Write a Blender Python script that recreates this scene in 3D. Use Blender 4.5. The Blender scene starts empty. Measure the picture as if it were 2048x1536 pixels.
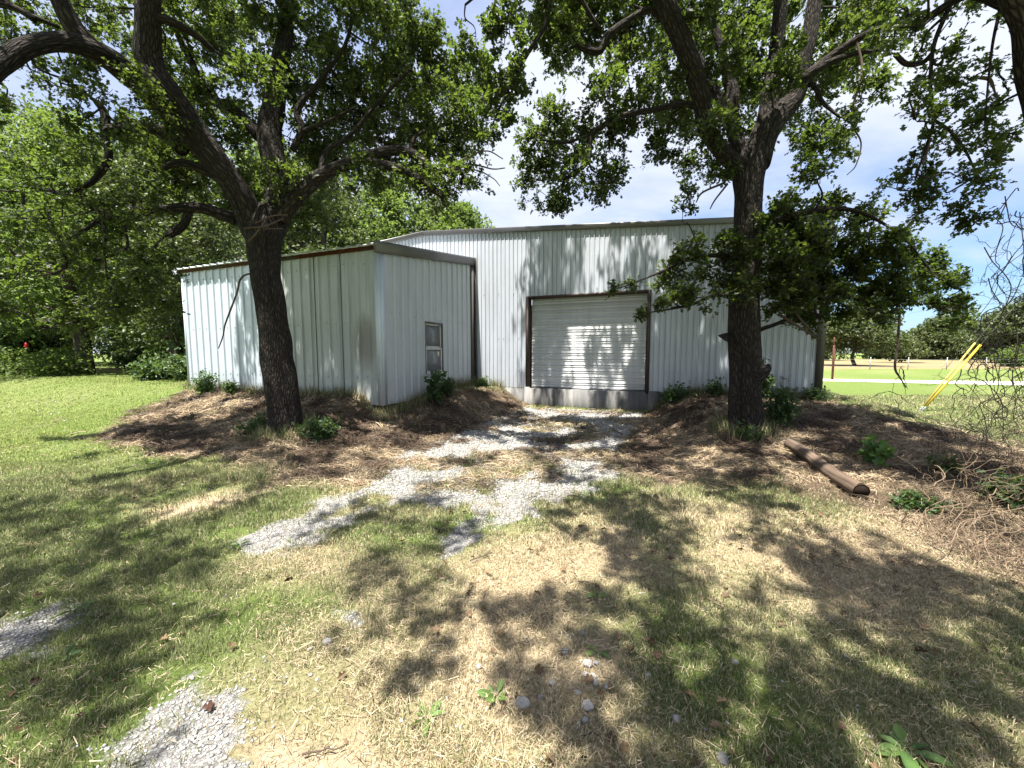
import bpy, math, random
import numpy as np
from mathutils import Vector, Matrix
random.seed(7)
RS = np.random.RandomState(11)
C = bpy.context.scene.collection
SC = bpy.context.scene
# ------------------------------------------------------------------ camera model (for turning sight lines into places)
F, PX, PY, HC = 770.0, 1024.0, 768.0, 1.55
PT = math.atan(63/770)
CP, SP = math.cos(PT), math.sin(PT)
def ray(px, py):
    a, b = (px-PX)/F, (PY-py)/F
    return np.array([a, CP+b*SP, b*CP-SP])
def at(px, py, Y):
    r = ray(px, py); return np.array([0, 0, HC]) + r*(Y/r[1])
def offax(px, py, k=.8):
    return math.sqrt(1+k*(((px-PX)/F)**2+((PY-py)/F)**2))
TH = math.radians(21.6)
WV = np.array([math.cos(TH), -math.sin(TH)]); NV = np.array([-math.sin(TH), -math.cos(TH)])
D0 = np.array([1.99, 10.055])
# ------------------------------------------------------------------ numpy noise
def _h(ix, iy, s):
    n = (ix.astype(np.int64)*374761393 + iy.astype(np.int64)*668265263 + s*1274126177) & 0xffffffff
    n = ((n ^ (n >> 13))*1274126177) & 0xffffffff
    n = n ^ (n >> 16)
    return (n & 0xffffff)/float(0xffffff)
def vn(x, y, s=0):
    x = np.asarray(x, float); y = np.asarray(y, float)
    ix, iy = np.floor(x), np.floor(y); fx, fy = x-ix, y-iy
    fx = fx*fx*(3-2*fx); fy = fy*fy*(3-2*fy)
    a, b = _h(ix, iy, s), _h(ix+1, iy, s); c, d = _h(ix, iy+1, s), _h(ix+1, iy+1, s)
    return (a*(1-fx)+b*fx)*(1-fy) + (c*(1-fx)+d*fx)*fy
def fbm(x, y, s=0, o=3):
    t, a, n = 0, 1, 0
    for k in range(o):
        t = t + a*vn(x*2**k, y*2**k, s+k*17); n += a; a *= .5
    return t/n
def ss(a, b, x):
    t = np.clip((x-a)/(b-a), 0, 1); return t*t*(3-2*t)
# ------------------------------------------------------------------ terrain
def H(x, y):
    x = np.asarray(x, float); y = np.asarray(y, float)
    dx, dy = x-D0[0], y-D0[1]
    u = dx*WV[0]+dy*WV[1]; v = dx*NV[0]+dy*NV[1]
    L = 1-ss(-3.9, -2.7, u)
    vf = 3.97*L
    d = np.maximum(v-vf, 0)
    zl = .68*np.exp(-(d/1.75)**1.15)
    zr = .56*np.exp(-(d/3.6)**1.9)
    z = zl*L + zr*(1-L)
    S = 1-ss(5.2, 8.2, u)
    z = z*S - .06*(1-S)
    berm = .30*np.exp(-((u+2.9)/.75)**2 - ((v-2.0)/1.2)**2)
    z = z+berm*.35
    hw = 1.45 + .12*np.clip(v, 0, 6)
    cut = (1-ss(hw, hw+1.15, np.abs(u+.1)))*(1-.25*ss(4, 7, v))*ss(-.3, 0.0, v+.3)
    z = z*(1-cut) + (.10-.03*np.clip(v, 0, 3))*cut*(1-ss(3, 6, v))
    md = np.clip(z*3, 0, 1)*(1-ss(6.5, 8, u))*ss(-9.5, -8.0, u)*ss(-.3, .2, v-vf)
    z = z + md*((fbm(x*4.2, y*4.2, 33, 3)-.5)*.13)
    r = np.hypot(x, y)
    near = 1-ss(14, 22, r)
    z = z + near*((fbm(x*.9, y*.9, 3)-.5)*.07 + (fbm(x*4, y*4, 9)-.5)*.022)
    z = z - .045*near*0
    far = ss(60, 300, r)
    return z*(1-far)
def gp(px, py):
    r = ray(px, py); t = np.linspace(.6, 60, 6000)
    P = np.array([0, 0, HC])[None]+r[None]*t[:, None]
    g = P[:, 2]-H(P[:, 0], P[:, 1])
    k = np.argmax(g < 0)
    return P[k]
def poly(pts): return np.array([gp(*p)[:2] for p in pts])
def pmask(x, y, P, soft):
    ins = np.zeros(x.shape, bool); dm = np.full(x.shape, 1e9)
    n = len(P)
    for i in range(n):
        a, b = P[i], P[(i+1) % n]
        e = b-a; L2 = e@e+1e-12
        t = np.clip(((x-a[0])*e[0]+(y-a[1])*e[1])/L2, 0, 1)
        dm = np.minimum(dm, np.hypot(x-a[0]-t*e[0], y-a[1]-t*e[1]))
        c = ((a[1] > y) != (b[1] > y)) & (x < (b[0]-a[0])*(y-a[1])/(b[1]-a[1]+1e-12)+a[0])
        ins ^= c
    return ss(-soft, soft, np.where(ins, dm, -dm))
PG = [(poly([(1052,814),(1292,826),(1242,880),(1225,955),(1165,1005),(1040,1035),(900,1010),(800,1005),(740,985),(710,955),(810,900),(960,850)]), .24),
      (poly([(960,955),(1220,948),(1150,1010),(1060,1040),(960,1080),(905,1135),(885,1090),(925,1020)]), .2),
      (poly([(640,1000),(760,965),(900,955),(800,1010),(700,1045),(570,1112),(540,1112),(455,1092),(560,1045)]), .2),
      (poly([(-40,1255),(110,1212),(165,1245),(90,1290),(60,1330),(-40,1330)]), .14),
      (poly([(380,1388),(475,1392),(535,1440),(545,1475),(520,1540),(500,1600),(200,1600),(250,1500)]), .14),
      (poly([(655,1225),(700,1215),(720,1245),(690,1260)]), .05)]
PT_ = [(poly([(374,781),(255,830),(200,880),(330,905),(500,925),(560,970),(760,965),(900,900),(1045,845),(1056,806),(985,775),(760,797)]), .30),
       (poly([(1292,826),(1245,880),(1222,955),(1330,975),(1480,960),(1700,1010),(1860,1090),(2100,1180),(2300,1000),(2048,905),(1900,862),(1760,825),(1640,800),(1345,802)]), .30)]
PS = [(poly([(1120,1305),(1205,1312),(1215,1390),(1160,1410),(1125,1350)]), .16), (poly([(545,1455),(700,1450),(800,1540),(820,1620),(480,1620),(520,1540)]), .12), (poly([(250,1022),(420,990),(560,972),(500,1000),(300,1045)])*1.0, .28)]
PD = [(poly([(560,1110),(900,1120),(1120,1010),(1280,1000),(1230,1180),(1260,1560),(300,1600),(420,1320),(620,1230)]), .45), (poly([(1280,990),(1700,1040),(2100,1210),(2100,1400),(1700,1250),(1400,1120)]), .4)]
def union(x, y, L):
    m = np.zeros(x.shape)
    for P, s in L: m = np.maximum(m, pmask(x, y, P, s))
    return m
def zones(x, y):
    """gravel, thatch, sand, dry (all 0..1)"""
    x = np.asarray(x, float); y = np.asarray(y, float)
    jx = (fbm(x*2.2, y*2.2, 31)-.5)*.55; jy = (fbm(x*2.2, y*2.2, 57)-.5)*.55
    g = union(x+jx*.6, y+jy*.6, PG[:3]); jf = (fbm(x*11, y*11, 61)-.5)*.22; g3 = union(x+jx*.35+jf, y+jy*.35-jf, PG[3:])*ss(.16, .34, fbm(x*6, y*6, 63))
    t = union(x+jx, y+jy, PT_)
    s = union(x+jx, y+jy, PS)
    d = union(x+jx, y+jy, PD)
    patch = ss(.47, .62, fbm(x*2.1+5, y*2.1, 77))
    g = np.maximum(g*(1-.50*patch*ss(9.4, 8.4, y)), g3)
    g = ss(.12, .92, g+(fbm(x*6.5, y*6.5, 65, 3)-.5)*1.0)
    t = t*(1-g)
    lawnl = ss(-3.6, -5.2, x+.25*(y-6))*ss(3.5, 5.5, y)
    d = np.clip(d*.62 + (fbm(x*1.1, y*1.1, 91)-.42)*1.6*(1-.75*lawnl), 0, 1)
    return g, t, s*(1-g), d
# ------------------------------------------------------------------ mesh helpers
def new_mesh(name, V, loops, starts, totals, mat, smooth=False, attrs=None, uv=None):
    me = bpy.data.meshes.new(name)
    V = np.ascontiguousarray(V, np.float32); loops = np.ascontiguousarray(loops, np.int32)
    me.vertices.add(len(V)); me.vertices.foreach_set('co', V.ravel())
    me.loops.add(len(loops)); me.loops.foreach_set('vertex_index', loops)
    me.polygons.add(len(starts)); me.polygons.foreach_set('loop_start', np.ascontiguousarray(starts, np.int32))
    if smooth: me.polygons.foreach_set('use_smooth', np.ones(len(starts), bool))
    for k, a in (attrs or {}).items():
        a = np.asarray(a, np.float32)
        if a.ndim == 1:
            at_ = me.attributes.new(k, 'FLOAT', 'POINT'); at_.data.foreach_set('value', a)
        else:
            if a.shape[1] == 3: a = np.concatenate([a, np.ones((len(a), 1), np.float32)], 1)
            at_ = me.attributes.new(k, 'FLOAT_COLOR', 'POINT'); at_.data.foreach_set('color', np.ascontiguousarray(a).ravel())
    if uv is not None:
        l = me.uv_layers.new(name='UVMap'); l.data.foreach_set('uv', np.ascontiguousarray(uv[loops], np.float32).ravel())
    me.update(calc_edges=True); me.validate()
    if mat is not None: me.materials.append(mat)
    return me
def link(name, me, parent=None, loc=None):
    o = bpy.data.objects.new(name, me); C.objects.link(o)
    if parent is not None: o.parent = parent
    if loc is not None: o.location = loc
    return o
def empty(name, loc=(0, 0, 0), rz=0):
    o = bpy.data.objects.new(name, None); C.objects.link(o); o.empty_display_size = .1
    o.location = loc; o.rotation_euler = (0, 0, rz); return o
def tag(o, label=None, cat=None, group=None, kind=None):
    if label: o['label'] = label
    if cat: o['category'] = cat
    if group: o['group'] = group
    if kind: o['kind'] = kind
    return o
class MB:
    """collects polygons and tubes into ONE mesh"""
    def __init__(s): s.v = []; s.n = 0; s.l = []; s.st = []; s.nl = 0; s.uv = []; s.tint = []
    def add(s, V, faces, uv=None, tint=0.0):
        V = np.asarray(V, float); b = s.n
        s.v.append(V); s.n += len(V)
        s.uv.append(np.zeros((len(V), 2)) if uv is None else np.asarray(uv, float))
        s.tint.append(np.full(len(V), tint))
        for f in faces:
            s.st.append(s.nl); s.l.append(np.asarray(f)+b); s.nl += len(f)
    def grid(s, V, Fq, uv=None, tint=0.0):          # quads as an (M,4) array
        b = s.n; V = np.asarray(V, float); s.v.append(V); s.n += len(V)
        s.uv.append(np.zeros((len(V), 2)) if uv is None else np.asarray(uv, float))
        s.tint.append(np.full(len(V), tint) if np.isscalar(tint) else tint)
        Fq = np.asarray(Fq); k = Fq.shape[1]
        s.l.append(Fq.ravel()+b); s.st.extend((s.nl+np.arange(len(Fq))*k).tolist()); s.nl += Fq.size
    def box(s, a, b, tint=0.0):
        (x0, y0, z0), (x1, y1, z1) = a, b
        V = [(x0,y0,z0),(x1,y0,z0),(x1,y1,z0),(x0,y1,z0),(x0,y0,z1),(x1,y0,z1),(x1,y1,z1),(x0,y1,z1)]
        s.add(V, [(0,3,2,1),(4,5,6,7),(0,1,5,4),(1,2,6,5),(2,3,7,6),(3,0,4,7)], tint=tint)
    def tube(s, P, R, seg=6, cap=True, tint=0.0, rough=0.0, seed=0):
        P = np.asarray(P, float); R = np.broadcast_to(np.asarray(R, float), (len(P),)); m = len(P)
        T = np.gradient(P, axis=0); T /= (np.linalg.norm(T, axis=1)[:, None]+1e-12)
        ref = np.array([0, 0, 1.]) if abs(T[0, 2]) < .8 else np.array([1., 0, 0])
        A = np.empty_like(T); a = np.cross(ref, T[0]); a /= np.linalg.norm(a)
        for i in range(m):
            a = a-T[i]*(a@T[i]); a /= (np.linalg.norm(a)+1e-12); A[i] = a
        B = np.cross(T, A)
        th = np.linspace(0, 2*math.pi, seg, endpoint=False)
        ln = np.concatenate([[0], np.cumsum(np.linalg.norm(np.diff(P, axis=0), axis=1))])
        rr = R[:, None]*np.ones(seg)[None]
        if rough > 0:
            cu = np.cos(th)[None]*R[:, None]*2.2; su = np.sin(th)[None]*R[:, None]*2.2
            lo = fbm(cu*2+ln[:, None]*2.3, su*2+ln[:, None]*1.1+7, 5+seed, 2)-.5
            # bark ridges: stretched cells along the stem
            na = max(6, int(round(2*math.pi*float(R.mean())/.034)))
            ph = th[None]/(2*math.pi)*na
            wob = (fbm(ln[:, None]*5+0*ph, ph*.6, 12+seed, 2)-.5)*1.3
            rid = np.abs(((ph+wob) % 1.0)-.5)*2
            brk = vn(ln[:, None]*16+np.floor(ph+wob)*3.7, np.floor(ph+wob)*5.3, 21+seed)
            k = min(1.0, .09/(float(R.mean())+.02))
            rr = rr*(1+rough*lo*1.3) + rough*.34*(rid-.6)*np.minimum(R[:, None], .25)*.25*(.3+1.1*brk)
        V = P[:, None]+rr[:, :, None]*(np.cos(th)[None, :, None]*A[:, None]+np.sin(th)[None, :, None]*B[:, None])
        V = V.reshape(-1, 3)
        i = np.arange(m-1)[:, None]*seg; j = np.arange(seg)[None]; j2 = (j+1) % seg
        Q = np.stack([i+j, i+j2, i+seg+j2, i+seg+j], -1).reshape(-1, 4)
        uv = np.stack([np.cos(th)[None]*R[:, None]+0*ln[:, None]*1.0, np.sin(th)[None]*R[:, None]+0*ln[:, None]], -1)
        uv = np.stack([np.broadcast_to(th[None]/(2*math.pi), (m, seg))*np.round(2*math.pi*R.mean()/.032), np.broadcast_to(ln[:, None]/.032, (m, seg))], -1).reshape(-1, 2)
        s.grid(V, Q, uv, tint)
        if cap:
            b = s.n-len(V)
            s.st.append(s.nl); s.l.append(b+np.arange(seg)[::-1]); s.nl += seg
            s.st.append(s.nl); s.l.append(b+(m-1)*seg+np.arange(seg)); s.nl += seg
    def mesh(s, name, mat, smooth=False):
        V = np.concatenate(s.v); L = np.concatenate(s.l)
        return new_mesh(name, V, L, np.array(s.st), None, mat, smooth, {'tint': np.concatenate(s.tint)}, np.concatenate(s.uv))
    def build(s, name, mat, parent=None, smooth=False): return link(name, s.mesh(name, mat, smooth), parent)
def spline(P, n=6):
    """Catmull-Rom through rows of P (any width)"""
    P = np.asarray(P, float)
    Q = np.vstack([2*P[0]-P[1], P, 2*P[-1]-P[-2]]); out = []
    for i in range(1, len(Q)-2):
        p0, p1, p2, p3 = Q[i-1], Q[i], Q[i+1], Q[i+2]
        for t in np.linspace(0, 1, n, endpoint=False):
            out.append(.5*((2*p1)+(p2-p0)*t+(2*p0-5*p1+4*p2-p3)*t*t+(-p0+3*p1-3*p2+p3)*t**3))
    out.append(P[-1]); return np.array(out)
# ------------------------------------------------------------------ materials
def mat(name):
    m = bpy.data.materials.new(name); m.use_nodes = True
    nt = m.node_tree; nt.nodes.clear()
    out = nt.nodes.new('ShaderNodeOutputMaterial')
    return m, nt, out
def N(nt, t, **kw):
    n = nt.nodes.new('ShaderNode'+t)
    for k, v in kw.items():
        if k in n.inputs.keys(): n.inputs[k].default_value = v
        else: setattr(n, k, v)
    return n
def ramp(nt, src, stops):
    r = nt.nodes.new('ShaderNodeValToRGB'); e = r.color_ramp.elements
    e[0].position, e[0].color = stops[0][0], (*stops[0][1], 1); e[1].position, e[1].color = stops[-1][0], (*stops[-1][1], 1)
    for p, c in stops[1:-1]:
        x = e.new(p); x.color = (*c, 1)
    nt.links.new(src, r.inputs[0]); return r.outputs[0]
def mixc(nt, f, a, b, blend='MIX'):
    m = nt.nodes.new('ShaderNodeMix'); m.data_type = 'RGBA'; m.blend_type = blend
    for s, v in ((0, f), (6, a), (7, b)):
        if hasattr(v, 'is_output'): nt.links.new(v, m.inputs[s])
        elif s == 0: m.inputs[0].default_value = v
        else: m.inputs[s].default_value = (*v, 1) if len(v) == 3 else v
    return m.outputs[2]
def math_(nt, op, a, b=0.0, c=None):
    m = nt.nodes.new('ShaderNodeMath'); m.operation = op
    for i, v in enumerate((a, b) if c is None else (a, b, c)):
        if hasattr(v, 'is_output'): nt.links.new(v, m.inputs[i])
        else: m.inputs[i].default_value = v
    return m.outputs[0]
def noise(nt, vec, scale, detail=4, rough=.55, out='Fac'):
    n = N(nt, 'TexNoise', Scale=scale, Detail=detail, Roughness=rough)
    if vec is not None: nt.links.new(vec, n.inputs['Vector'])
    return n.outputs[out]
def mapping(nt, vec, scale=(1, 1, 1), loc=(0, 0, 0), rot=(0, 0, 0)):
    m = N(nt, 'Mapping'); m.inputs['Scale'].default_value = scale; m.inputs['Location'].default_value = loc; m.inputs['Rotation'].default_value = rot
    nt.links.new(vec, m.inputs['Vector']); return m.outputs[0]
def attr(nt, name, out='Fac'):
    a = N(nt, 'Attribute', attribute_name=name); return a.outputs[out]
def bsdf(nt, out, col, rough=.8, spec=.3, metal=0.0, bump=None, bstr=.5, bdist=.01):
    b = N(nt, 'BsdfPrincipled')
    if hasattr(col, 'is_output'): nt.links.new(col, b.inputs['Base Color'])
    else: b.inputs['Base Color'].default_value = (*col, 1)
    if hasattr(rough, 'is_output'): nt.links.new(rough, b.inputs['Roughness'])
    else: b.inputs['Roughness'].default_value = rough
    b.inputs['Specular IOR Level'].default_value = spec; b.inputs['Metallic'].default_value = metal
    if bump is not None:
        k = N(nt, 'Bump', Strength=bstr, Distance=bdist); nt.links.new(bump, k.inputs['Height']); nt.links.new(k.outputs[0], b.inputs['Normal'])
    nt.links.new(b.outputs[0], out.inputs[0]); return b
def simple(name, col, rough=.6, spec=.3, metal=0.0, var=.25, scale=8, bump=.0):
    m, nt, out = mat(name); tc = N(nt, 'TexCoord').outputs['Object']
    n = noise(nt, tc, scale, 5)
    c = mixc(nt, n, [x*(1-var) for x in col], [min(1, x*(1+var)) for x in col])
    bsdf(nt, out, c, rough, spec, metal, n if bump else None, bump, .01); return m
def leaf_mat(name, stops, trans=.35, rough=.5):
    m, nt, out = mat(name)
    c = ramp(nt, attr(nt, 'tint'), stops)
    p = N(nt, 'BsdfPrincipled'); p.inputs['Roughness'].default_value = rough; p.inputs['Specular IOR Level'].default_value = .35
    nt.links.new(c, p.inputs['Base Color'])
    t = N(nt, 'BsdfTranslucent'); c2 = mixc(nt, .55, c, (.20, .30, .03)); nt.links.new(c2, t.inputs[0])
    x = N(nt, 'MixShader'); x.inputs[0].default_value = trans
    nt.links.new(p.outputs[0], x.inputs[1]); nt.links.new(t.outputs[0], x.inputs[2]); nt.links.new(x.outputs[0], out.inputs[0]); return m
M = {}
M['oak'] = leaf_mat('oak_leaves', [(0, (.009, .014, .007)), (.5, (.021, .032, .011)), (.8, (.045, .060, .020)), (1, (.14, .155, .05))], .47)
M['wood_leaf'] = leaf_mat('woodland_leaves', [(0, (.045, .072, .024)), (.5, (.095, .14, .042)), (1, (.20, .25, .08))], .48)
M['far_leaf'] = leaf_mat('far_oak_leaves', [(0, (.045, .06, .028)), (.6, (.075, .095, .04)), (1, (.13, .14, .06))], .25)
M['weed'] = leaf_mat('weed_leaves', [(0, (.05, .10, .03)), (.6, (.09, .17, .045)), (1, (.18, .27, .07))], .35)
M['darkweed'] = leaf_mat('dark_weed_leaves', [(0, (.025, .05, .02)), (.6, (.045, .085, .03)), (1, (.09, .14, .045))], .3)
def bark_mat(name, a, b, c):
    m, nt, out = mat(name)
    uv = N(nt, 'UVMap').outputs[0]
    v = N(nt, 'TexVoronoi', Scale=1.0, feature='DISTANCE_TO_EDGE')
    nz = noise(nt, mapping(nt, uv, (.8, .5, 1)), 1.5, 3, .6, 'Color')
    mv = mixc(nt, .35, mapping(nt, uv, (1.0, .26, 1)), nz, 'ADD')
    nt.links.new(mv, v.inputs['Vector'])
    tc = N(nt, 'TexCoord').outputs['Object']
    n2 = noise(nt, tc, 2.5, 5); n3 = noise(nt, tc, 60, 3)
    h = math_(nt, 'MINIMUM', math_(nt, 'MULTIPLY', v.outputs['Distance'], 3.2), 1.0)
    col = mixc(nt, h, a, mixc(nt, n2, b, c))
    col = mixc(nt, math_(nt, 'MULTIPLY', n3, .45), col, (.03, .026, .022))
    hh = math_(nt, 'ADD', h, math_(nt, 'MULTIPLY', n3, .5))
    bsdf(nt, out, col, .9, .15, 0, hh, 1.0, .02); return m
M['bark'] = bark_mat('oak_bark', (.007, .0055, .005), (.036, .029, .024), (.078, .064, .054))
M['bark_far'] = simple('dark_bark', (.06, .05, .042), .9, .1, 0, .4, 4)
M['twig'] = simple('bare_twig', (.075, .055, .042), .9, .15, 0, .35, 9)
M['vine'] = simple('bare_vine', (.075, .064, .056), .9, .15, 0, .4, 14)
M['deadvine'] = simple('dead_vine', (.17, .125, .085), .9, .15, 0, .35, 9)
def blade_mat(name, trans=.3):
    m, nt, out = mat(name); c = attr(nt, 'col', 'Color')
    p = N(nt, 'BsdfPrincipled'); p.inputs['Roughness'].default_value = .6; p.inputs['Specular IOR Level'].default_value = .25
    t = N(nt, 'BsdfTranslucent'); x = N(nt, 'MixShader'); x.inputs[0].default_value = trans
    nt.links.new(c, p.inputs['Base Color']); nt.links.new(c, t.inputs[0])
    nt.links.new(p.outputs[0], x.inputs[1]); nt.links.new(t.outputs[0], x.inputs[2]); nt.links.new(x.outputs[0], out.inputs[0]); return m
M['blade'] = blade_mat('grass_blades'); M['straw'] = blade_mat('straw_stems', .15)
m, nt, out = mat('stones'); c = attr(nt, 'col', 'Color'); tc = N(nt, 'TexCoord').outputs['Object']
nz = noise(nt, tc, 90, 4); bsdf(nt, out, mixc(nt, math_(nt, 'MULTIPLY', nz, .5), c, (.22, .2, .18)), .85, .2, 0, nz, .6, .006); M['stone'] = m
# ground
m, nt, out = mat('ground_soil_and_turf'); tc = N(nt, 'TexCoord').outputs['Object']
n1 = noise(nt, tc, 1.3, 6, .6); n2 = noise(nt, tc, 9, 6, .65); n3 = noise(nt, tc, 60, 5, .7); n4 = noise(nt, tc, 220, 3, .7)
soil = ramp(nt, n3, [(.3, (.11, .08, .055)), (.55, (.22, .165, .11)), (.75, (.34, .27, .19))])
green = ramp(nt, n3, [(.3, (.06, .085, .022)), (.5, (.105, .15, .036)), (.75, (.18, .215, .07))])
dry = ramp(nt, n3, [(.3, (.16, .12, .075)), (.5, (.36, .29, .18)), (.75, (.55, .46, .31))])
thatch = ramp(nt, n3, [(.3, (.045, .033, .024)), (.5, (.115, .082, .056)), (.75, (.27, .20, .13))])
vo = N(nt, 'TexVoronoi', Scale=75.0); nt.links.new(tc, vo.inputs['Vector'])
vd = N(nt, 'TexVoronoi', Scale=75.0, feature='DISTANCE_TO_EDGE'); nt.links.new(tc, vd.inputs['Vector'])
sp = N(nt, 'SeparateColor'); nt.links.new(vo.outputs['Color'], sp.inputs[0])
grav = ramp(nt, sp.outputs[0], [(0, (.19, .188, .185)), (.5, (.31, .306, .297)), (1, (.45, .44, .425))])
grav = mixc(nt, math_(nt, 'MINIMUM', math_(nt, 'MULTIPLY', vd.outputs['Distance'], 9.0), 1.0), (.13, .115, .10), grav)
sand = ramp(nt, n3, [(.3, (.36, .27, .18)), (.55, (.47, .36, .25)), (.8, (.58, .47, .34))])
base = mixc(nt, attr(nt, 'dry'), green, dry)
base = mixc(nt, attr(nt, 'field'), base, ramp(nt, n2, [(.3, (.12, .13, .05)), (.5, (.20, .155, .085)), (.7, (.27, .20, .125))]))
base = mixc(nt, math_(nt, 'MULTIPLY', math_(nt, 'GREATER_THAN', n2, .64), .4), base, soil)
base = mixc(nt, attr(nt, 'thatch'), base, thatch)
base = mixc(nt, attr(nt, 'sand'), base, sand)
gsum = math_(nt, 'ADD', attr(nt, 'gravel'), math_(nt, 'ADD', math_(nt, 'MULTIPLY', math_(nt, 'SUBTRACT', n2, .5), .6), math_(nt, 'MULTIPLY', math_(nt, 'SUBTRACT', n3, .5), 1.1)))
g2 = math_(nt, 'MINIMUM', math_(nt, 'MAXIMUM', math_(nt, 'MULTIPLY_ADD', gsum, 2.4, -.75), 0.0), 1.0)
base = mixc(nt, g2, base, grav)
hb = math_(nt, 'ADD', n3, math_(nt, 'MULTIPLY', n4, .5))
bsdf(nt, out, base, .95, .1, 0, hb, .9, .03); M['ground'] = m
# painted ribbed sheet metal
def metal_mat(name, base, stain, rough=.42, smear=None):
    m, nt, out = mat(name); tc = N(nt, 'TexCoord').outputs['Object']
    streak = noise(nt, mapping(nt, tc, (9, 9, .55)), 1.0, 5, .6)
    blot = noise(nt, tc, .8, 5, .6); fine = noise(nt, tc, 55, 4, .7)
    c = mixc(nt, ramp(nt, blot, [(.35, (0, 0, 0)), (.7, (1, 1, 1))]), base, [x*.86 for x in base])
    c = mixc(nt, math_(nt, 'MULTIPLY', ramp(nt, streak, [(.48, (0, 0, 0)), (.74, (1, 1, 1))]), .72), c, stain)
    c = mixc(nt, math_(nt, 'MULTIPLY', ramp(nt, fine, [(.62, (0, 0, 0)), (.8, (1, 1, 1))]), .3), c, (.75, .77, .78))
    sx = N(nt, 'SeparateXYZ'); nt.links.new(tc, sx.inputs[0])
    # splash of dirt near the foot of the sheet
    foot = math_(nt, 'MULTIPLY', math_(nt, 'SUBTRACT', 1.0, math_(nt, 'MINIMUM', math_(nt, 'MAXIMUM', math_(nt, 'MULTIPLY', math_(nt, 'SUBTRACT', sx.outputs[2], .55), 1.6), 0.0), 1.0)), blot)
    c = mixc(nt, math_(nt, 'MULTIPLY', foot, .55), c, (.33, .31, .27))
    if smear:                                     # a dirt smear with an outline of its own
        du = math_(nt, 'DIVIDE', math_(nt, 'SUBTRACT', sx.outputs[0], smear[0]), smear[2]); dz = math_(nt, 'DIVIDE', math_(nt, 'SUBTRACT', sx.outputs[2], smear[1]), smear[3])
        rr2 = math_(nt, 'ADD', math_(nt, 'ADD', math_(nt, 'MULTIPLY', du, du), math_(nt, 'MULTIPLY', dz, dz)), math_(nt, 'MULTIPLY', math_(nt, 'SUBTRACT', streak, .5), 2.2))
        c = mixc(nt, math_(nt, 'MULTIPLY', ramp(nt, rr2, [(.1, (1, 1, 1)), (1.0, (0, 0, 0))]), .62), c, (.13, .11, .085))
    rr = math_(nt, 'ADD', rough, math_(nt, 'MULTIPLY', blot, .25))
    bsdf(nt, out, c, rr, .5, .15, blot, .25, .02); return m
M['wall_main'] = metal_mat('pale_blue_grey_sheet', (.465, .50, .555), (.30, .315, .33))
M['wall_new'] = metal_mat('galvanised_bluish_sheet', (.52, .585, .65), (.42, .46, .51), .36)
M['wall_old'] = metal_mat('weathered_greenish_sheet', (.405, .44, .43), (.24, .25, .215), .5, (-3.72, 1.75, .42, .62))
M['wall_side'] = metal_mat('pale_grey_sheet', (.47, .50, .53), (.38, .40, .415), .42)
M['door_slat'] = metal_mat('white_door_curtain', (.54, .555, .56), (.40, .40, .39), .45)
M['trim'] = simple('dark_bronze_trim', (.085, .078, .078), .45, .45, .1, .2, 3)
M['trim_lt'] = simple('weathered_grey_trim', (.115, .112, .115), .4, .5, .2, .3, 3)
M['door_frame'] = simple('dark_brown_steel', (.05, .032, .026), .6, .35, 0, .4, 10)
M['gutter'] = simple('white_gutter', (.62, .64, .66), .4, .4, 0, .1, 3)
m, nt, out = mat('rusting_edge'); tc = N(nt, 'TexCoord').outputs['Object']
n = noise(nt, mapping(nt, tc, (1.2, 1.2, 2)), 1.1, 5, .6); nf = noise(nt, tc, 25, 4)
rust = ramp(nt, nf, [(.3, (.022, .008, .005)), (.6, (.07, .022, .009)), (.8, (.13, .05, .02))])
bsdf(nt, out, mixc(nt, ramp(nt, n, [(.40, (0, 0, 0)), (.50, (1, 1, 1))]), (.045, .043, .042), rust), .85, .2, 0, nf, .4, .004); M['rust'] = m
m, nt, out = mat('stained_concrete'); tc = N(nt, 'TexCoord').outputs['Object']
st = noise(nt, mapping(nt, tc, (6, 6, .7)), 1, 5, .65); nb = noise(nt, tc, 1.6, 5); nf = noise(nt, tc, 70, 4)
c = ramp(nt, st, [(.36, (.035, .036, .04)), (.48, (.085, .086, .09)), (.62, (.19, .185, .175)), (.75, (.33, .31, .28))])
c = mixc(nt, math_(nt, 'MULTIPLY', nb, .5), c, (.30, .29, .27)); bsdf(nt, out, c, .9, .2, 0, nf, .5, .006); M['concrete'] = m
m, nt, out = mat('window_glass'); b = bsdf(nt, out, (.17, .18, .195), .3, .35); M['glass'] = m  # opaque grey panes, with reflected light put into the base colour
M['screen'] = simple('insect_screen', (.15, .155, .16), .7, .3, 0, .2, 40)
M['sash'] = simple('aged_white_sash', (.55, .54, .52), .6, .3, 0, .15, 12)
M['sticker'] = simple('cream_sticker', (.62, .58, .46), .6, .3, 0, .05, 12)
M['yellow'] = simple('yellow_guy_guard', (.42, .31, .03), .5, .35, 0, .12, 6)
M['yellow_old'] = simple('faded_yellow_guy_guard', (.34, .27, .07), .6, .3, 0, .2, 6)
M['steel'] = simple('galvanised_steel', (.30, .31, .32), .45, .5, .5, .2, 10)
M['rustpost'] = simple('rusty_steel', (.085, .036, .024), .85, .2, 0, .4, 12)
M['red'] = simple('red_plastic', (.62, .02, .02), .5, .4, 0, .1, 6)
M['road'] = simple('pale_gravel_road', (.52, .49, .45), .95, .1, 0, .18, 3)
m, nt, out = mat('weathered_post_wood'); tc = N(nt, 'TexCoord').outputs['Object']
g = noise(nt, mapping(nt, N(nt, 'UVMap').outputs[0], (1.3, .035, 1)), 1, 6, .65); k = noise(nt, tc, 3, 4)
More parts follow.
